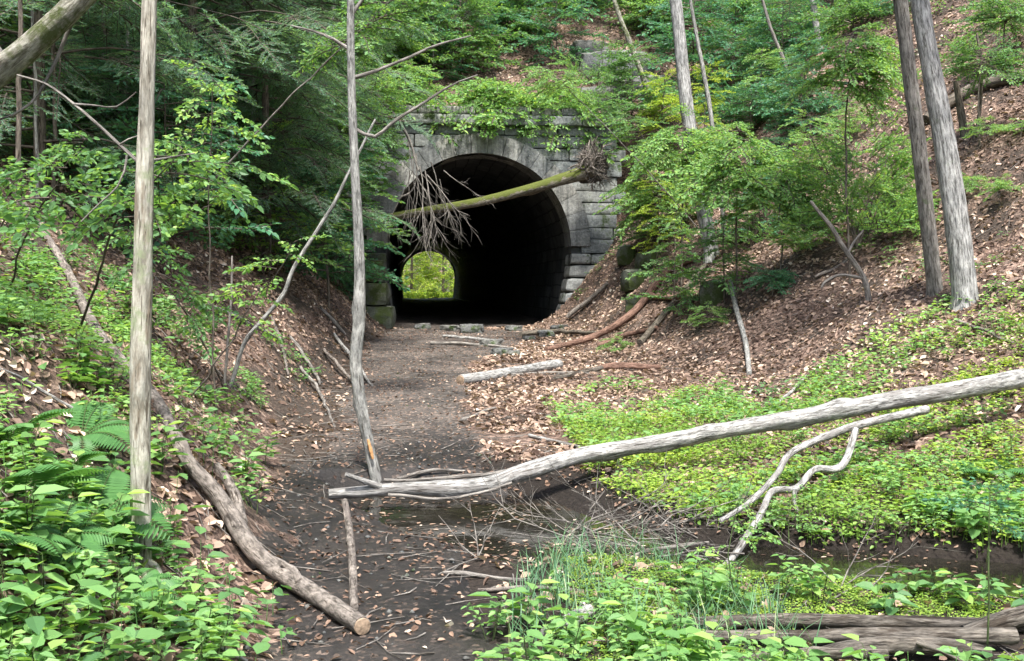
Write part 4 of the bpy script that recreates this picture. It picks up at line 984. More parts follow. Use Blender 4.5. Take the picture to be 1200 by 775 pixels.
below(790, 270, 19.0, 'shaded low sapling left of the foot of the middle tree', n=16, sc=.8, mat='mid', zlo=.1, rad=.015)
S('low spreading blue green sapling on the leaves below the middle tree', hit(905, 350), .45, n=16, sc=.62, mat='blue', zlo=.55, rad=.01, el=.02)
S('small clump of green seedlings on the slope edge below the mossy rock', hit(828, 385), .4, n=10, sc=.4, mat='bright', zlo=.2, rad=.008)
S('small bright plant on the leaves between the two boughs', hit(722, 412), .3, n=9, sc=.32, mat='bright', zlo=.1, rad=.006)
below(1000, 60, 15.5, 'maple sapling with bright leaves left of the tops of the twin trees', n=22, sc=.95, mat='bright', zlo=.75, rad=.02, SP=SP_M, az=-1.57, az_w=2.0, el=-.15)
below(1150, 80, 17.0, 'hazy green maple sapling right of the twin trees at the top right', n=16, sc=.9, mat='mid', zlo=.75, rad=.02)
below(1180, 25, 19.0, 'green sapling in the top right corner', n=16, sc=1.1, mat='mid', zlo=.7, rad=.02)
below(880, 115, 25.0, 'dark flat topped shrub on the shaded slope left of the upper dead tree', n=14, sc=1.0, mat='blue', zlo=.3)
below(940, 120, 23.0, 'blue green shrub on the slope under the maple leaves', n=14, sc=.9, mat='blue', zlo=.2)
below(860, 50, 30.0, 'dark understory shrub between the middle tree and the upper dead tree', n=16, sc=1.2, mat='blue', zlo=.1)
below(1000, 20, 27.0, 'shrub at the top edge behind the maple sapling', n=16, sc=1.2, mat='mid', zlo=.1)
below(905, 15, 33.0, 'dark understory tree at the top edge above the upper dead tree', n=18, sc=1.4, mat='blue', zlo=.05)
for k, (u, v, lab) in enumerate([(1135, 230, 'tiny low seedling right of the twin trees'), (1180, 235, 'flat green seedling near the right edge above the leaf slope'), (1160, 165, 'green seedling on the slope behind the twin trees'), (1195, 165, 'seedling at the right edge beside the fallen trunk')]):
    S(lab, hit(u, v), .3, n=8, sc=.4, mat='bright', zlo=.4, rad=.006, name='seedling', cat='seedling', group='seedlings on the upper right slope')
# round bush
def bush(label, base, w, h, n, SP, mat, sc, name='bush'):
    root = empty(name, base, label, 'bush'); g = Geo(); sp = []
    for k in range(n):
        a = random.uniform(0, 6.28); q = random.random()**.6; r = w/2*q; z = h*(1-q*q)*random.uniform(.25, 1)
        p = base+np.array([math.cos(a)*r*.7, math.sin(a)*r*.7, z*.8]); sp.append((p, a+random.gauss(0, .5), random.uniform(-.1, .9), random.gauss(0, .5), sc*random.uniform(.7, 1.2)))
    for k in range(9):
        a = random.uniform(0, 6.28); d = np.array([math.cos(a)*w*.3, math.sin(a)*w*.3, h*.75]); tube(g, [base, base+d*.5+np.array([0, 0, .1]), base+d], [.02, .012, .005], 5, .15)
    part(g, 'stem', 'dtwig', root); assemble(root, sp, SP, mat); return root
bb = hit(1005, 292); bush('large round dense green bush on the slope left of the twin trees', bb, 2.5, 2.4, 240, SP_S, 'bright', .95)
b2 = hit(870, 145); bush('dark rounded bush high on the shaded slope', b2, 2.2, 1.2, 50, SP_S, 'blue', 1.2)
b3 = hit(700, 110); bush('dark ivy like bush between the outcrop and the parapet', b3, 2.4, 1.2, 60, SP_S, 'mid', 1.3)
b4 = hit(880, 290); bush('low green bush right of the foot of the middle tree', b4, 1.0, .7, 30, SP_S, 'mid', .8)

# understory masses on the hill and slopes: three grown once, then copied
OY = hit(722, 96)[1]
hitfree = lambda x, y: to_t(x, y)[1] > 1.5 and not (.060 < x/y < .150 and y < OY+1)
def scatter_tree(protos_, spots_, label, group, used_, smin=.8, smax=1.3):
    for (x, y) in spots_:
        i = random.randrange(len(protos_)); o = protos_[i] if i not in used_ else copy_tree(protos_[i]); used_.add(i)
        s_ = random.uniform(smin, smax); o.location = (x, y, float(H(x, y))-.05); o.rotation_euler = (0, 0, random.uniform(0, 6.28)); o.scale = (s_,)*3; o['label'] = label; o['group'] = group
def boxspots(n, x0, x1, y0, y1, dmin, cond=lambda x, y: True):
    out = []; tr = 0
    while len(out) < n and tr < 3000:
        tr += 1; x, y = random.uniform(x0, x1), random.uniform(y0, y1)
        if cond(x, y) and all(math.hypot(x-a, y-b) > dmin for a, b in out): out.append((x, y))
    return out
up_ = [sapling('x', (0, 0, 0), h_, n=n_, sc=c_, mat=m_, zlo=z_, rad=.02, name='understory_tree', cat='tree') for (h_, n_, c_, m_, z_) in [(3.4, 16, 1.5, 'mid', .1), (2.6, 14, 1.3, 'bright', .1), (3.0, 16, 1.5, 'blue', .05), (2.0, 12, 1.2, 'blue', .0)]]
us_ = set()
scatter_tree(up_, boxspots(48, -9, 10, 29.5, 44, 1.3, lambda x, y: hitfree(x, y)), 'leafy understory tree on the hillside behind and above the tunnel parapet', 'understory trees on the hill above the tunnel', us_)
scatter_tree(up_, boxspots(22, 5, 17, 22, 36, 1.8), 'leafy shrub scattered on the upper right slope', 'shrubs on the upper right slope', us_, .45, .8)
scatter_tree(up_, boxspots(8, 4.6, 7.5, 20, 26, 1.1), 'green shrub on the slope just right of the tunnel', 'shrubs on the slope right of the tunnel', us_, .35, .6)
scatter_tree(up_, boxspots(16, -8, -4.7, 14, 26, 1.1), 'shaded shrub under the hemlocks on the left bank', 'shrubs under the hemlocks', us_, .35, .7)

scatter_tree(up_, boxspots(16, -11, -4.5, 12, 26, 1.5), 'leafy understory tree mixed among the hemlocks of the left wood', 'leafy understory trees in the left wood', us_, .7, 1.15)
# near saplings with big leaves
S('young beech with large drooping leaves right of the pale dead trunk', hit(272, 470), 1.6, lean=(-.5, -1.3), n=12, sc=.75, mat='mid', SP=SP_L, zlo=.45, rad=.010, bark='dtwig', el=-.1)
below(215, 230, 5.4, 'large leaved beech branch sprays behind the pale dead trunk', n=12, sc=.75, mat='mid', SP=SP_L, zlo=.55, rad=.010, bark='dtwig', h_extra=.25, root=(-1.3, 1.6), tw=3)
below(100, 185, 5.6, 'sparse young beech left of the pale dead trunk', n=9, sc=.7, mat='mid', SP=SP_L, zlo=.5, rad=.008, bark='dtwig', h_extra=.1, root=(-1.3, 1.6), tw=3)
below(60, 260, 6.4, 'leafy young beech near the left edge', n=11, sc=.7, mat='mid', SP=SP_L, zlo=.3, rad=.008, bark='dtwig', h_extra=.1, root=(-1.3, 1.6), tw=3)
below(345, 300, 7.2, 'young beech with hanging leaves by the leaning grey sapling', n=7, sc=.55, mat='bright', SP=SP_L, zlo=.5, rad=.008, bark='twig', h_extra=.1, root=(-1.3, 1.6), tw=3)
below(250, 130, 9.0, 'thin sapling with scattered yellow green leaves in the wood', n=12, sc=.9, mat='bright', SP=SP_L, zlo=.6, rad=.010, bark='dtwig')
below(470, 30, 12.0, 'overhanging leafy branches of a sapling right of the slender tree', n=14, sc=1.0, mat='mid', SP=SP_B, zlo=.8, rad=.015, bark='twig', h_extra=.4, root=(-3.5, 1.5))
below(640, 90, 20.0, 'arching maple spray in front of the parapet', n=10, sc=.9, mat='bright', SP=SP_B, zlo=.86, rad=.015, bark='twig', h_extra=.2, el=-.1, root=(3.5, 2.0))
S('large leaved seedling in the water plants at the bottom right', hit(925, 640), .3, n=7, sc=.42, mat='bright', SP=SP_L, zlo=.3, rad=.005, bark='stem', name='seedling', cat='seedling')
below(1160, 585, 4.4, 'blue green leafy sprig near the right edge', n=5, sc=.36, mat='blue', SP=SP_L, zlo=.75, rad=.005, bark='stem', h_extra=.05, name='seedling', cat='seedling')
below(870, 590, 5.0, 'thin seedling rising before the forked dead branch', n=4, sc=.28, mat='bright', SP=SP_L, zlo=.5, rad=.004, bark='stem', h_extra=.05, name='seedling', cat='seedling')

# ------------------------------------------------------------ ferns
def make_fern(nf, L):
    root = empty('fern', (0, 0, 0), 'x', 'fern', 'ferns on the left bank'); g = Geo(); gs = Geo()
    for k in range(nf):
        a = k/nf*6.28+random.gauss(0, .2); l = L*random.uniform(.75, 1.1); n = 22; t = np.linspace(0, 1, n)[:, None]
        d = np.array([math.cos(a), math.sin(a), 0]); P = d*l*t*.95 + np.array([0, 0, 1])*l*(.75*t-.62*t**2.2); tube(gs, P[::4], np.linspace(.004, .0012, len(P[::4])), 4, .05, 0, 0, 0, False)
        s = np.array([-d[1], d[0], 0]); W = .30*l*np.sin(np.pi*np.clip(t[:, 0]*.9+.1, 0, 1))**.8
        T = unit(np.gradient(P, axis=0)); N = unit(np.cross(s[None], T)); N = np.where(N[:, 2:] < 0, -N, N)
        for sg in (-1, 1):
            D = unit(s*sg+T*.35-np.array([0, 0, .12]))
            m = np.arange(2, n-1); leaves(g, P[m], D[m], N[m], W[m]*1.02+.004, W[m]*.16+.0045, .05, .12, rng.random(len(m))*.3+.35+random.uniform(-.2, .2))
    part(gs, 'stalk', 'stem', root); part(g, 'frond', 'fern', root, False); return root
fp = [make_fern(10, .42), make_fern(8, .38)]; used = set()
FERN = [(30, 590, 'fern at the left edge above the leafy undergrowth'), (75, 560, 'fern growing left of the foot of the pale dead trunk, upper one'), (110, 610, 'broad dark fern just left of the pale dead trunk'), (150, 655, 'fern brushing the foot of the pale dead trunk'),
        (55, 640, 'fern half hidden in the leafy undergrowth at the left'), (15, 520, 'fern high on the left edge of the bank'), (95, 515, 'small fern on the bank beside the crooked trunk'), (150, 700, 'low fern below the pale dead trunk'), (5, 640, 'fern cut by the left edge of the photo'),
        (135, 335, 'drooping fern beside the upper crooked trunk'), (430, 335, 'small fern on the mossy stones left of the tunnel'), (440, 300, 'upper fern hanging left of the tunnel mouth'), (1165, 560, 'blue green fern clump near the right edge')]
for k, (u, v, lab) in enumerate(FERN):
    i = k % 2; o = fp[i] if i not in used else copy_tree(fp[i]); used.add(i); p = hit(u, v)
    s = random.uniform(.6, .95); o.location = tuple(p); o.rotation_euler = (random.uniform(-.1, .1), R(20) if p[0] < 0 else 0, random.uniform(0, 6)); o.scale = (s,)*3; o['label'] = lab

# ------------------------------------------------------------ scattered cover
GREEN_R = region([(640, 470), (690, 452), (760, 455), (850, 462), (900, 480), (930, 455), (990, 430), (1040, 395), (1100, 365), (1190, 360), (1300, 380), (1400, 600), (1230, 730), (1100, 690), (1060, 665), (960, 640), (860, 625), (800, 610), (730, 600), (690, 565), (655, 500)])
GREEN_L = region([(-150, 330), (0, 320), (70, 290), (140, 350), (200, 430), (300, 450), (318, 520), (255, 545), (262, 620), (325, 700), (340, 775)]) + [(-.9, 2), (-6, 1)]
BARE = region([(640, 380), (720, 330), (800, 380), (870, 330), (1000, 300), (1090, 350), (1000, 420), (900, 460), (800, 445), (700, 440)])
def wedge(n, rmax, r0=8.0, rmin=2.5, ang=37):
    a1 = (r0**2-rmin**2)/2; a2 = (rmax-r0)*r0
    u = rng.random(n)*(a1+a2)
    r = np.where(u < a1, np.sqrt(rmin**2+2*u), r0+(u-a1)/r0)
    th = np.radians(rng.uniform(-ang, ang, n)); return r*np.sin(th), r*np.cos(th)
def normal(x, y):
    e = .06; hx = (H(x+e, y)-H(x-e, y))/(2*e); hy = (H(x, y+e)-H(x, y-e))/(2*e)
    return unit(np.stack([-hx, -hy, np.ones_like(hx)], -1))
def free(x, y):
    t, s = to_t(x, y); return ~((s > -.15) & (s < 1.3) & (np.abs(t) < 5.2)) & ~((s > 0) & (s < S1+1) & (np.abs(t) < 2.9) & (H(x, y) < 4))
def litter(name, n, rmax, keep, size, mat, label, lift=.012, fold=.25, r0=8.0, flatn=.45):
    x, y = wedge(n, rmax, r0); k = keep(x, y) & free(x, y); x, y = x[k], y[k]; N0 = normal(x, y); z = H(x, y)
    m = len(x); N = unit(N0+rng.normal(size=(m, 3))*flatn); th = rng.uniform(0, 6.28, m); D = np.stack([np.cos(th), np.sin(th), np.zeros(m)], -1); D = unit(D-N*(D*N).sum(1, keepdims=True))
    r = np.hypot(x, y); sz = size*np.clip(rng.lognormal(-.12, .32, m), .35, 1.5)*(1+.02*np.clip(r-8, 0, 25)); P = np.stack([x, y, z+lift+rng.random(m)*.012], -1)-D*sz[:, None]/2
    g = Geo(); leaves(g, P, D, N, sz, sz*rng.uniform(.4, .7, m), fold, rng.uniform(-.1, .3, (m, 1)), np.clip(rng.normal(.46, .24, m)+.42*fbm(x*.8, y*.8, 0, 211, 4), 0, 1))
    return tag(g.build(name, M[mat], None, False), label, 'leaf litter', None, 'stuff')
def clear(x, y, m=.05):
    ok = np.ones(np.shape(x), bool)
    for P, r in KEEP:
        for a, b in zip(P[:-1], P[1:]):
            d = b-a; t = np.clip(((x-a[0])*d[0]+(y-a[1])*d[1])/max(d@d, 1e-9), 0, 1)
            ok &= np.hypot(x-a[0]-t*d[0], y-a[1]-t*d[1]) > r+m
    return ok
nz0 = lambda x, y: fbm(x*1.1, y*1.1, 0, 103, 3)
pathm = lambda x, y: inpoly(x+.28*fbm(x*1.7, y*1.7, 0, 201, 4)+rng.normal(0, .07, np.shape(x)), y, PP)
dirtm = lambda x, y: inpoly(x+.5*fbm(x*1.4, y*1.4, 0, 203, 4)+rng.normal(0, .12, np.shape(x)), y+.4*fbm(x*1.3, y*1.3, 0, 204, 3), DIRT)
litter('leaf_litter', 190000, 45, lambda x, y: ~pathm(x, y) & ~(dirtm(x, y) & (rng.random(x.shape) < .8)) & (chan(x, y) > 1.3) & ~((x > -.9) & (y < 6.8) & (rng.random(x.shape) < .88)) & ((x > -1) | (y > 14) | (rng.random(x.shape) < .55+.5*nz0(x, y))) & ((fbm(x*.7, y*.7, 0, 101, 3) > -.42) | inpoly(x, y, BARE)), .068, 'litter', 'dry tan and brown fallen leaves covering the slopes')
litter('path_litter', 85000, 27, lambda x, y: (pathm(x, y) | dirtm(x, y) | ((chan(x, y) < 1.6) & (chan(x, y) > .95))) & (rng.random(x.shape) < .30+.5*smooth(-.1, .4, fbm(x*1.2, y*1.2, 0, 102, 3))+.4*smooth(-.6, .3, x)), .037, 'dlitter', 'scraps of dead leaves on the dark path', .012, .2, 8.0, .3)
def afloat():
    x, y = rng.uniform(-1.2, 6, 9000), rng.uniform(4.5, 8.6, 9000); k = (H(x, y) < WATER+.004) & (fbm(x*2, y*2, 0, 181, 3)+rng.normal(0, .25, 9000) > .12); x, y = x[k], y[k]; m = len(x)
    a = rng.uniform(0, 6.28, m); sz = rng.uniform(.015, .06, m); g = Geo()
    leaves(g, np.stack([x, y, np.full(m, WATER+.003)], -1), np.stack([np.cos(a), np.sin(a), np.zeros(m)], -1), np.tile([0, 0, 1.], (m, 1)), sz, sz*.5, .05, 0)
    tag(g.build('floating_leaves', M['dlitter'], None, False), 'dead leaves and scum floating on the dark pool', 'floating leaves', None, 'stuff')
afloat()
def herbs(name, n, rmax, keep, leaf, hgt, mat, label, per=5, r0=8.0, spread=.05, hvar=.5, wid=.62):
    x, y = wedge(n, rmax, r0); k = keep(x, y) & free(x, y); x, y = x[k], y[k]; k = clear(x, y); x, y = x[k], y[k]; m = len(x); z = H(x, y)
    hh = hgt*rng.uniform(1-hvar, 1+hvar, m)*(1+.4*fbm(x*1.5, y*1.5, 0, 120, 2)); r = np.hypot(x, y)
    tone = np.clip(.45+.5*fbm(x*.9, y*.9, 0, 121, 3)+rng.normal(0, .12, m), 0, 1)
    g = Geo(); ph = rng.uniform(0, 6.28, m)
    for q in range(per):
        a = ph+q*2.4+rng.normal(0, .3, m); fr = .45+.55*(q+1)/per
        D = np.stack([np.cos(a), np.sin(a), rng.normal(.05, .22, m)], -1); N = unit(np.stack([rng.normal(0, .28, m), rng.normal(0, .28, m), np.ones(m)], -1))
        c = np.stack([x, y, z+hh*fr], -1)+unit(D)*spread*rng.uniform(.1, .9, m)[:, None]
        sz = leaf*rng.uniform(.6, 1.2, m)*(1+.022*np.clip(r-7, 0, 25)); leaves(g, c, D, N, sz, sz*wid, .1, .15, np.clip(tone+rng.normal(0, .13, m), 0, 1))
    # stems
    st = np.stack([x, y, z-.02], -1); tp = np.stack([x+rng.normal(0, .01, m), y+rng.normal(0, .01, m), z+hh], -1)
    w_ = np.array([.0022, 0, 0]); Vv = np.stack([st-w_, st+w_, tp+w_*.5, tp-w_*.5], 1).reshape(-1, 3); g.add(Vv, np.arange(m)[:, None]*4+np.arange(4), .15)
    return tag(g.build(name, M[mat], None, False), label, 'ground cover', None, 'stuff')
nz = lambda x, y, s, f=.9: fbm(x*f, y*f, 0, s, 3)
def dens(x, y, p): return rng.random(x.shape) < p
herbs('ground_cover', 60000, 22, lambda x, y: inpoly(x+.3*nz(x, y, 130), y+.5*nz(x, y, 131), GREEN_R) & (chan(x, y) > 1.0+.25*nz(x, y, 133, 2.)) & dens(x, y, np.clip(.75+1.3*nz(x, y, 132)-.85*smooth(9.5, 13, y)-.0, .03, 1)), .042, .085, 'cover', 'carpet of small yellow green plants on the flat at the right', 5, 7.0)
herbs('bank_plants', 34000, 16, lambda x, y: inpoly(x+.2*nz(x, y, 140), y+.3*nz(x, y, 141), GREEN_L) & dens(x, y, np.clip(.34+1.9*nz(x, y, 142, .8), .03, 1)), .046, .09, 'bright', 'low leafy green plants on the left bank', 6, 6.0, .06)
herbs('large_bank_leaves', 700, 10, lambda x, y: inpoly(x, y, GREEN_L) & (nz(x, y, 222, 1.1) > .0), .095, .17, 'mid', 'broad soft leaves rising in patches on the left bank', 5, 6.0, .07)
herbs('slope_plants', 20000, 40, lambda x, y: ~pathm(x, y) & ~inpoly(x, y, GREEN_R) & ~inpoly(x, y, BARE) & (chan(x, y) > 1.2) & ((np.abs(x+.6) > 2.2) | (y > 27.5)) & dens(x, y, np.clip(.18+2.2*nz(x, y, 152, .5), 0, 1)), .055, .13, 'mid', 'scattered green seedlings over the wooded slopes', 6, 9.0, .07)
herbs('stream_edge_plants', 8000, 9.5, lambda x, y: (x > .2-.0*y) & (x > .12+.35*(5.2-y)) & ((y < 4.15) | (x < .9)) & (y < 5.4) & (chan(x, y) > 1.15) & (y < 6.2) & dens(x, y, np.clip(.5+1.3*nz(x, y, 162), 0, 1)), .045, .11, 'bright', 'leafy green plants between the camera and the stream', 6, 5.0, .06)
herbs('moss_tufts', 30000, 6.6, lambda x, y: (x > .3) & (y < 6.0) & (chan(x, y) > .95) & (H(x, y) > WATER-.03), .018, .022, 'cover', 'bright green moss and tiny seedlings around the piled logs', 5, 5.0, .02)
herbs('mixed_ground_cover', 16000, 20, lambda x, y: inpoly(x+.3*nz(x, y, 130), y+.5*nz(x, y, 131), GREEN_R) & (chan(x, y) > 1.1) & (nz(x, y, 190, 1.3) > .05), .062, .14, 'bright', 'taller mid green plants in patches of the flat at the right', 5, 7.0, .06)
# grass
def grass(n, keep, label):
    x, y = wedge(n, 8.5, 6.0); k = keep(x, y); x, y = x[k], y[k]; m = len(x); z = H(x, y); g = Geo()
    a = rng.uniform(0, 6.28, m); L = rng.uniform(.12, .31, m); D = np.stack([np.cos(a), np.sin(a), np.zeros(m)], -1); S_ = np.stack([-np.sin(a), np.cos(a), np.zeros(m)], -1); up = np.array([0, 0, 1.])
    k = rng.uniform(.3, .95, m); pr = []
    for q in (0, .35, .7, 1.0):
        c = np.stack([x, y, z-.01], -1)+D*(L*k*q**2)[:, None]+up*(L*(q-.35*k*q**2))[:, None]; w = (.0026*(1-q**1.5)+.0004); pr += [c-S_*w, c+S_*w]
    V = np.stack(pr, 1).reshape(-1, 3); b = np.arange(m)[:, None]*8
    g.add(V, np.concatenate([b+np.array([0, 1, 3, 2]), b+np.array([2, 3, 5, 4]), b+np.array([4, 5, 7, 6])]), np.repeat(rng.random(m), 8))
    return tag(g.build('grass', M['grass'], None, False), label, 'grass', None, 'stuff')
GR = region([(610, 690), (680, 655), (740, 648), (830, 690), (900, 705), (960, 775), (590, 775), (600, 720)])
grass(28000, lambda x, y: inpoly(x, y, GR) & (H(x, y) > WATER-.06) & dens(x, y, np.clip(.55+1.2*nz(x, y, 171, 1.5), .05, 1)), 'thin grass blades growing beside the pool')
# pebbles and twig scraps
def scraps():
    x, y = wedge(5000, 27, 8); k = (pathm(x, y) | inpoly(x, y, DIRT)); x, y = x[k][:1500], y[k][:1500]; g = Geo()
    zz = H(x, y)
    for a, b, h_ in zip(x, y, zz):
        r = random.uniform(.006, .022); c = np.array([a, b, h_+r*.4+.008]); t = np.array([[1, 0, 0], [0, 1, 0], [-1, 0, 0], [0, -1, 0], [0, 0, .7], [.3, .3, -.5]])+np.array([random.gauss(0, .2) for _ in range(18)]).reshape(6, 3)
        g.add(c+t*r, [(0, 1, 4), (1, 2, 4), (2, 3, 4), (3, 0, 4), (1, 0, 5), (2, 1, 5), (3, 2, 5), (0, 3, 5)])
    tag(g.build('pebbles', M['rock'], None, True), 'small grey pebbles on the path', 'pebbles', None, 'stuff')
    x, y = wedge(5200, 27, 8); k = (chan(x, y) > 1.05) & free(x, y); x, y = x[k], y[k]; g = Geo()
    nrm = normal(x, y); zz = H(x, y)
    for a, b, h_, nn in zip(x, y, zz, nrm):
        th = random.uniform(0, 6.28); L = random.uniform(.08, .45); r = random.uniform(.0018, .005)
        p = []
        for q in (-.5, 0, .5):
            X_, Y_ = a+math.cos(th)*L*q+random.gauss(0, .01), b+math.sin(th)*L*q+random.gauss(0, .01); p.append((X_, Y_, h_-(nn[0]*(X_-a)+nn[1]*(Y_-b))/nn[2]+.022))
        tube(g, p, [r, r, r*.6], 3, L, 0, 0, 0, False)
    tag(g.build('twig_litter', M['twig'], None, True), 'small fallen twigs scattered over the ground', 'twigs', None, 'stuff')
scraps()

# ------------------------------------------------------------ near leafy plants, one by one
def make_plant(h, nl, leaf, mat, name='leafy_plant'):
    root = empty(name, (0, 0, 0), 'x', 'plant'); gs = Geo(); g = Geo(); ns = random.randint(2, 3)
    for s in range(ns):
        a = random.uniform(0, 6.28); top = np.array([math.cos(a)*.09, math.sin(a)*.09, h*random.uniform(.7, 1.05)]); base = np.array([math.cos(a)*.015, math.sin(a)*.015, -.02])
        tube(gs, [base, (base+top)/2+np.array([0, 0, .02]), top], [.003, .0025, .0015], 5, .06, 0, 0, 0, False)
        P, D = [], []
        for k in range(nl):
            q = .35+.65*(k//2+.5)/(nl/2); p = base*(1-q)+top*q; b = k*1.57+(k % 2)*3.14+a; d = np.array([math.cos(b), math.sin(b), random.uniform(-.1, .35)])
            P.append(p+unit(d)*.02); D.append(d)
            tube(gs, [p, p+unit(d)*.022], [.0012, .001], 3, .1, 0, 0, 0, False)
        m = len(P); N = unit(np.array([0, 0, 1.])+rng.normal(size=(m, 3))*.22); sz = leaf*rng.uniform(.65, 1.15, m)
        leaves(g, np.array(P), np.array(D), N, sz, sz*.62, .1, .22)
    part(gs, 'stem', 'stem', root); part(g, 'foliage', mat, root, False); return root
pl = [make_plant(.22, 9, .105, 'bright'), make_plant(.26, 12, .068, 'bright'), make_plant(.18, 8, .10, 'mid'), make_plant(.24, 14, .05, 'bright')]; used = set()
def spread_plants(n, box, label, group, types, smin=.8, smax=1.25, cond=None):
    c = 0; tries = 0; placed = []
    while c < n and tries < 4000:
        tries += 1; u, v = random.uniform(box[0], box[2]), random.uniform(box[1], box[3])
        p = hit(u, v)
        if chan(p[0], p[1]) < 1.1 or inpoly(np.array([p[0]]), np.array([p[1]]), PP)[0]: continue
        if any(np.hypot(*(p[:2]-q)) < .10 for q in placed) or not clear(p[:1], p[1:2], .10)[0]: continue
        if cond and not cond(u, v): continue
        placed.append(p[:2]); i = random.choice(types); o = pl[i] if i not in used else copy_tree(pl[i]); used.add(i)
        s = random.uniform(smin, smax); o.location = tuple(p); o.rotation_euler = (0, random.uniform(-.15, .3 if p[0] < 0 else .1), random.uniform(0, 6.28)); o.scale = (s,)*3
        o['label'] = label; o['group'] = group; c += 1
spread_plants(52, (-40, 610, 330, 860), 'knee high plant with broad green leaves in the bottom left undergrowth', 'leafy plants at the bottom left', (0, 1, 2, 3), .6, 1.05, cond=lambda u, v: u < 180+(v-610)*.6)
spread_plants(42, (0, 340, 310, 600), 'small broad leaved plant on the left bank around the crooked trunk', 'leafy plants up the left bank', (0, 3), .7, 1.1)
spread_plants(26, (560, 735, 860, 860), 'leafy plant in the undergrowth at the bottom middle', 'leafy plants at the bottom middle', (0, 1, 3), .7, 1.1)
spread_plants(34, (1080, 600, 1260, 690), 'leafy plant on the stream bank near the right edge', 'leafy plants on the right stream bank', (1, 3, 0), .7, 1.1)
spread_plants(16, (800, 690, 990, 850), 'leafy plant growing over the left ends of the piled logs', 'leafy plants over the log ends', (0, 1, 3), .7, 1.15)
spread_plants(14, (1000, 700, 1260, 860), 'leafy plant among the piled logs at the bottom right', 'leafy plants by the piled logs', (0, 2), .7, 1.1)
spread_plants(36, (850, 480, 1200, 640), 'taller leafy plant in the yellow green carpet behind the stream', 'leafy plants on the green flat', (3,), .7, 1.1)
for i in range(4):
    if i not in used: 
        for ch in list(pl[i].children): bpy.data.objects.remove(ch)
        bpy.data.objects.remove(pl[i])

# ------------------------------------------------------------ wood beyond the far mouth
def far_tree(x, y, label, mat, s=1.0):
    b = np.array([x, y, float(H(x, y))]); root = empty('sunlit_tree', b, label, 'tree', 'sunlit trees beyond the far tunnel mouth')
    g = Geo(); tube(g, [b-np.array([0, 0, .3]), b+np.array([.1, 0, 3.5*s]), b+np.array([0, .1, 9*s])], [.16, .12, .03], 8, .4, .1); part(g, 'trunk', 'brownbark', root)
    sp = []
    for k in range(80):
        z = random.uniform(.4, 8.5)*s; a = random.uniform(0, 6.28); r = random.uniform(.1, 1.8)*s
        sp.append((b+np.array([math.cos(a)*r, math.sin(a)*r, z]), a+random.gauss(0, .4), random.uniform(-.3, .5), random.gauss(0, .4), 2.0*s*random.uniform(.7, 1.2)))
    assemble(root, sp, SP_B, mat, 'dtwig', 'crown')
pf = lambda t, s: from_t(t, s, 0)[:2]
for (t, s, m_, lab) in [(-1.6, 76, 'lime', 'low yellow green tree just left outside the far tunnel mouth'), (1.7, 78, 'lime', 'low yellow green tree just right outside the far tunnel mouth'), (-2.6, 80, 'lime', 'yellow green tree seen left through the far tunnel mouth'), (2.8, 84, 'lime', 'yellow green tree seen right through the far tunnel mouth'), (.3, 92, 'bright', 'leafy tree straight beyond the far tunnel mouth'), (-5.5, 92, 'lime', 'second tree left beyond the far tunnel mouth'), (5.2, 95, 'bright', 'second tree right beyond the far tunnel mouth'), (-2.2, 104, 'lime', 'farthest tree left of the middle beyond the tunnel'), (3, 106, 'lime', 'farthest tree right of the middle beyond the tunnel')]:
    q = pf(t, s); far_tree(q[0], q[1], lab, m_)

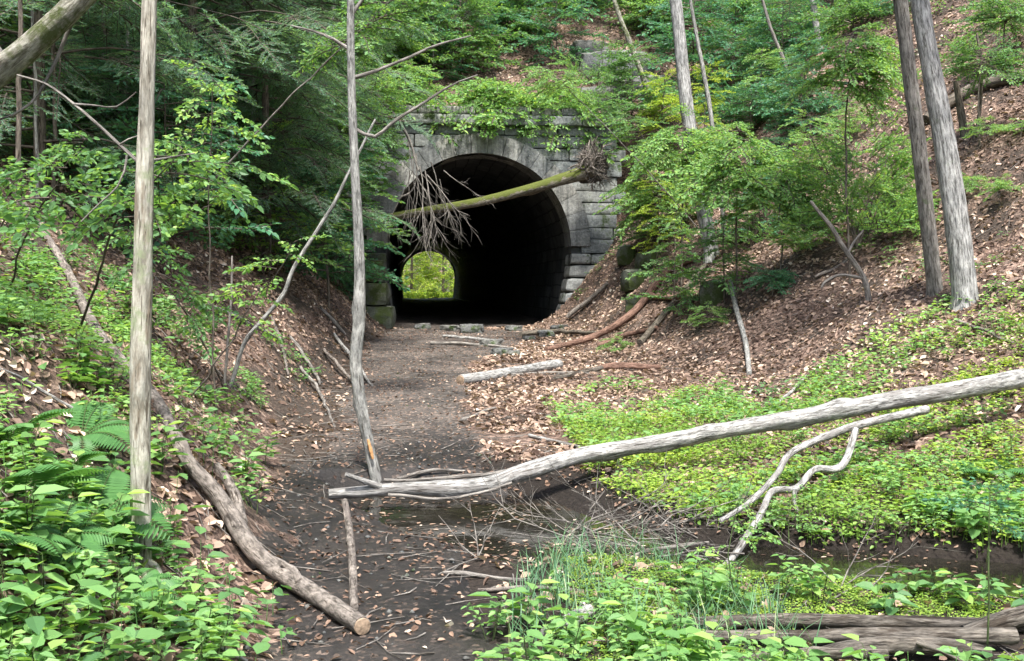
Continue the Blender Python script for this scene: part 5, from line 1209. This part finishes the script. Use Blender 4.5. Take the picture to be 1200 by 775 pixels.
x, y = T0[0]+rng.uniform(-9, 9, 9000)*TR[0], T0[1]+np.zeros(9000); tt = rng.uniform(-9, 9, 9000); s_ = rng.uniform(S1+2, S1+45, 9000)
pp_ = from_t(tt, s_, 0); x, y = pp_[:, 0], pp_[:, 1]; g = Geo(); zz = H(x, y)
for q in range(5):
    a = rng.uniform(0, 6.28, len(x)); Dd = np.stack([np.cos(a), np.sin(a), rng.normal(.3, .3, len(x))], -1); leaves(g, np.stack([x, y, zz+rng.random(len(x))*.5], -1), Dd, unit(rng.normal(size=(len(x), 3))+np.array([0, -.5, 1.])), .22, .13)
tag(g.build('far_undergrowth', M['lime'], None, False), 'sunlit green undergrowth beyond the far tunnel mouth', 'undergrowth', None, 'stuff')
# ------------------------------------------------------------ light, sky, camera
SE, SA = R(64), R(172)       # sun high, from behind right
w = bpy.data.worlds.new('World'); scn.world = w; w.use_nodes = True; nt = w.node_tree
bg = nt.nodes['Background']; sky = nt.nodes.new('ShaderNodeTexSky'); sky.sky_type = 'NISHITA'; sky.sun_disc = False
sky.sun_elevation = SE; sky.sun_rotation = SA; sky.air_density = 1.0; sky.dust_density = 3.0; sky.ozone_density = 1.0
nt.links.new(sky.outputs[0], bg.inputs[0]); bg.inputs[1].default_value = .15
ld = bpy.data.lights.new('sun', 'SUN'); ld.energy = 3.5; ld.angle = R(6); ld.color = (1, .975, .94)
lo = bpy.data.objects.new('sun', ld); COL.objects.link(lo)
d = Vector((math.sin(SA)*math.cos(SE), math.cos(SA)*math.cos(SE), math.sin(SE))); lo.rotation_euler = d.to_track_quat('Z', 'Y').to_euler(); lo.location = (5, -5, 20)
cd = bpy.data.cameras.new('camera'); cam = bpy.data.objects.new('camera', cd); COL.objects.link(cam)
cd.sensor_width = 36; cd.lens = F/1200*36; cd.clip_end = 500; cd.clip_start = .05
cam.location = (0, 0, CZ); cam.rotation_euler = (R(90)-PITCH, 0, 0); scn.camera = cam
scn.view_settings.view_transform = 'Standard'; scn.view_settings.look = 'None'; scn.view_settings.gamma = 1; scn.view_settings.exposure = 1.58
scn.view_settings.use_curve_mapping = False
scn.cycles.max_bounces = 6; scn.cycles.diffuse_bounces = 4; scn.cycles.glossy_bounces = 2; scn.cycles.transmission_bounces = 4; scn.cycles.transparent_max_bounces = 4
scn.cycles.use_denoising = True; scn.cycles.use_adaptive_sampling = True; scn.cycles.adaptive_threshold = .02
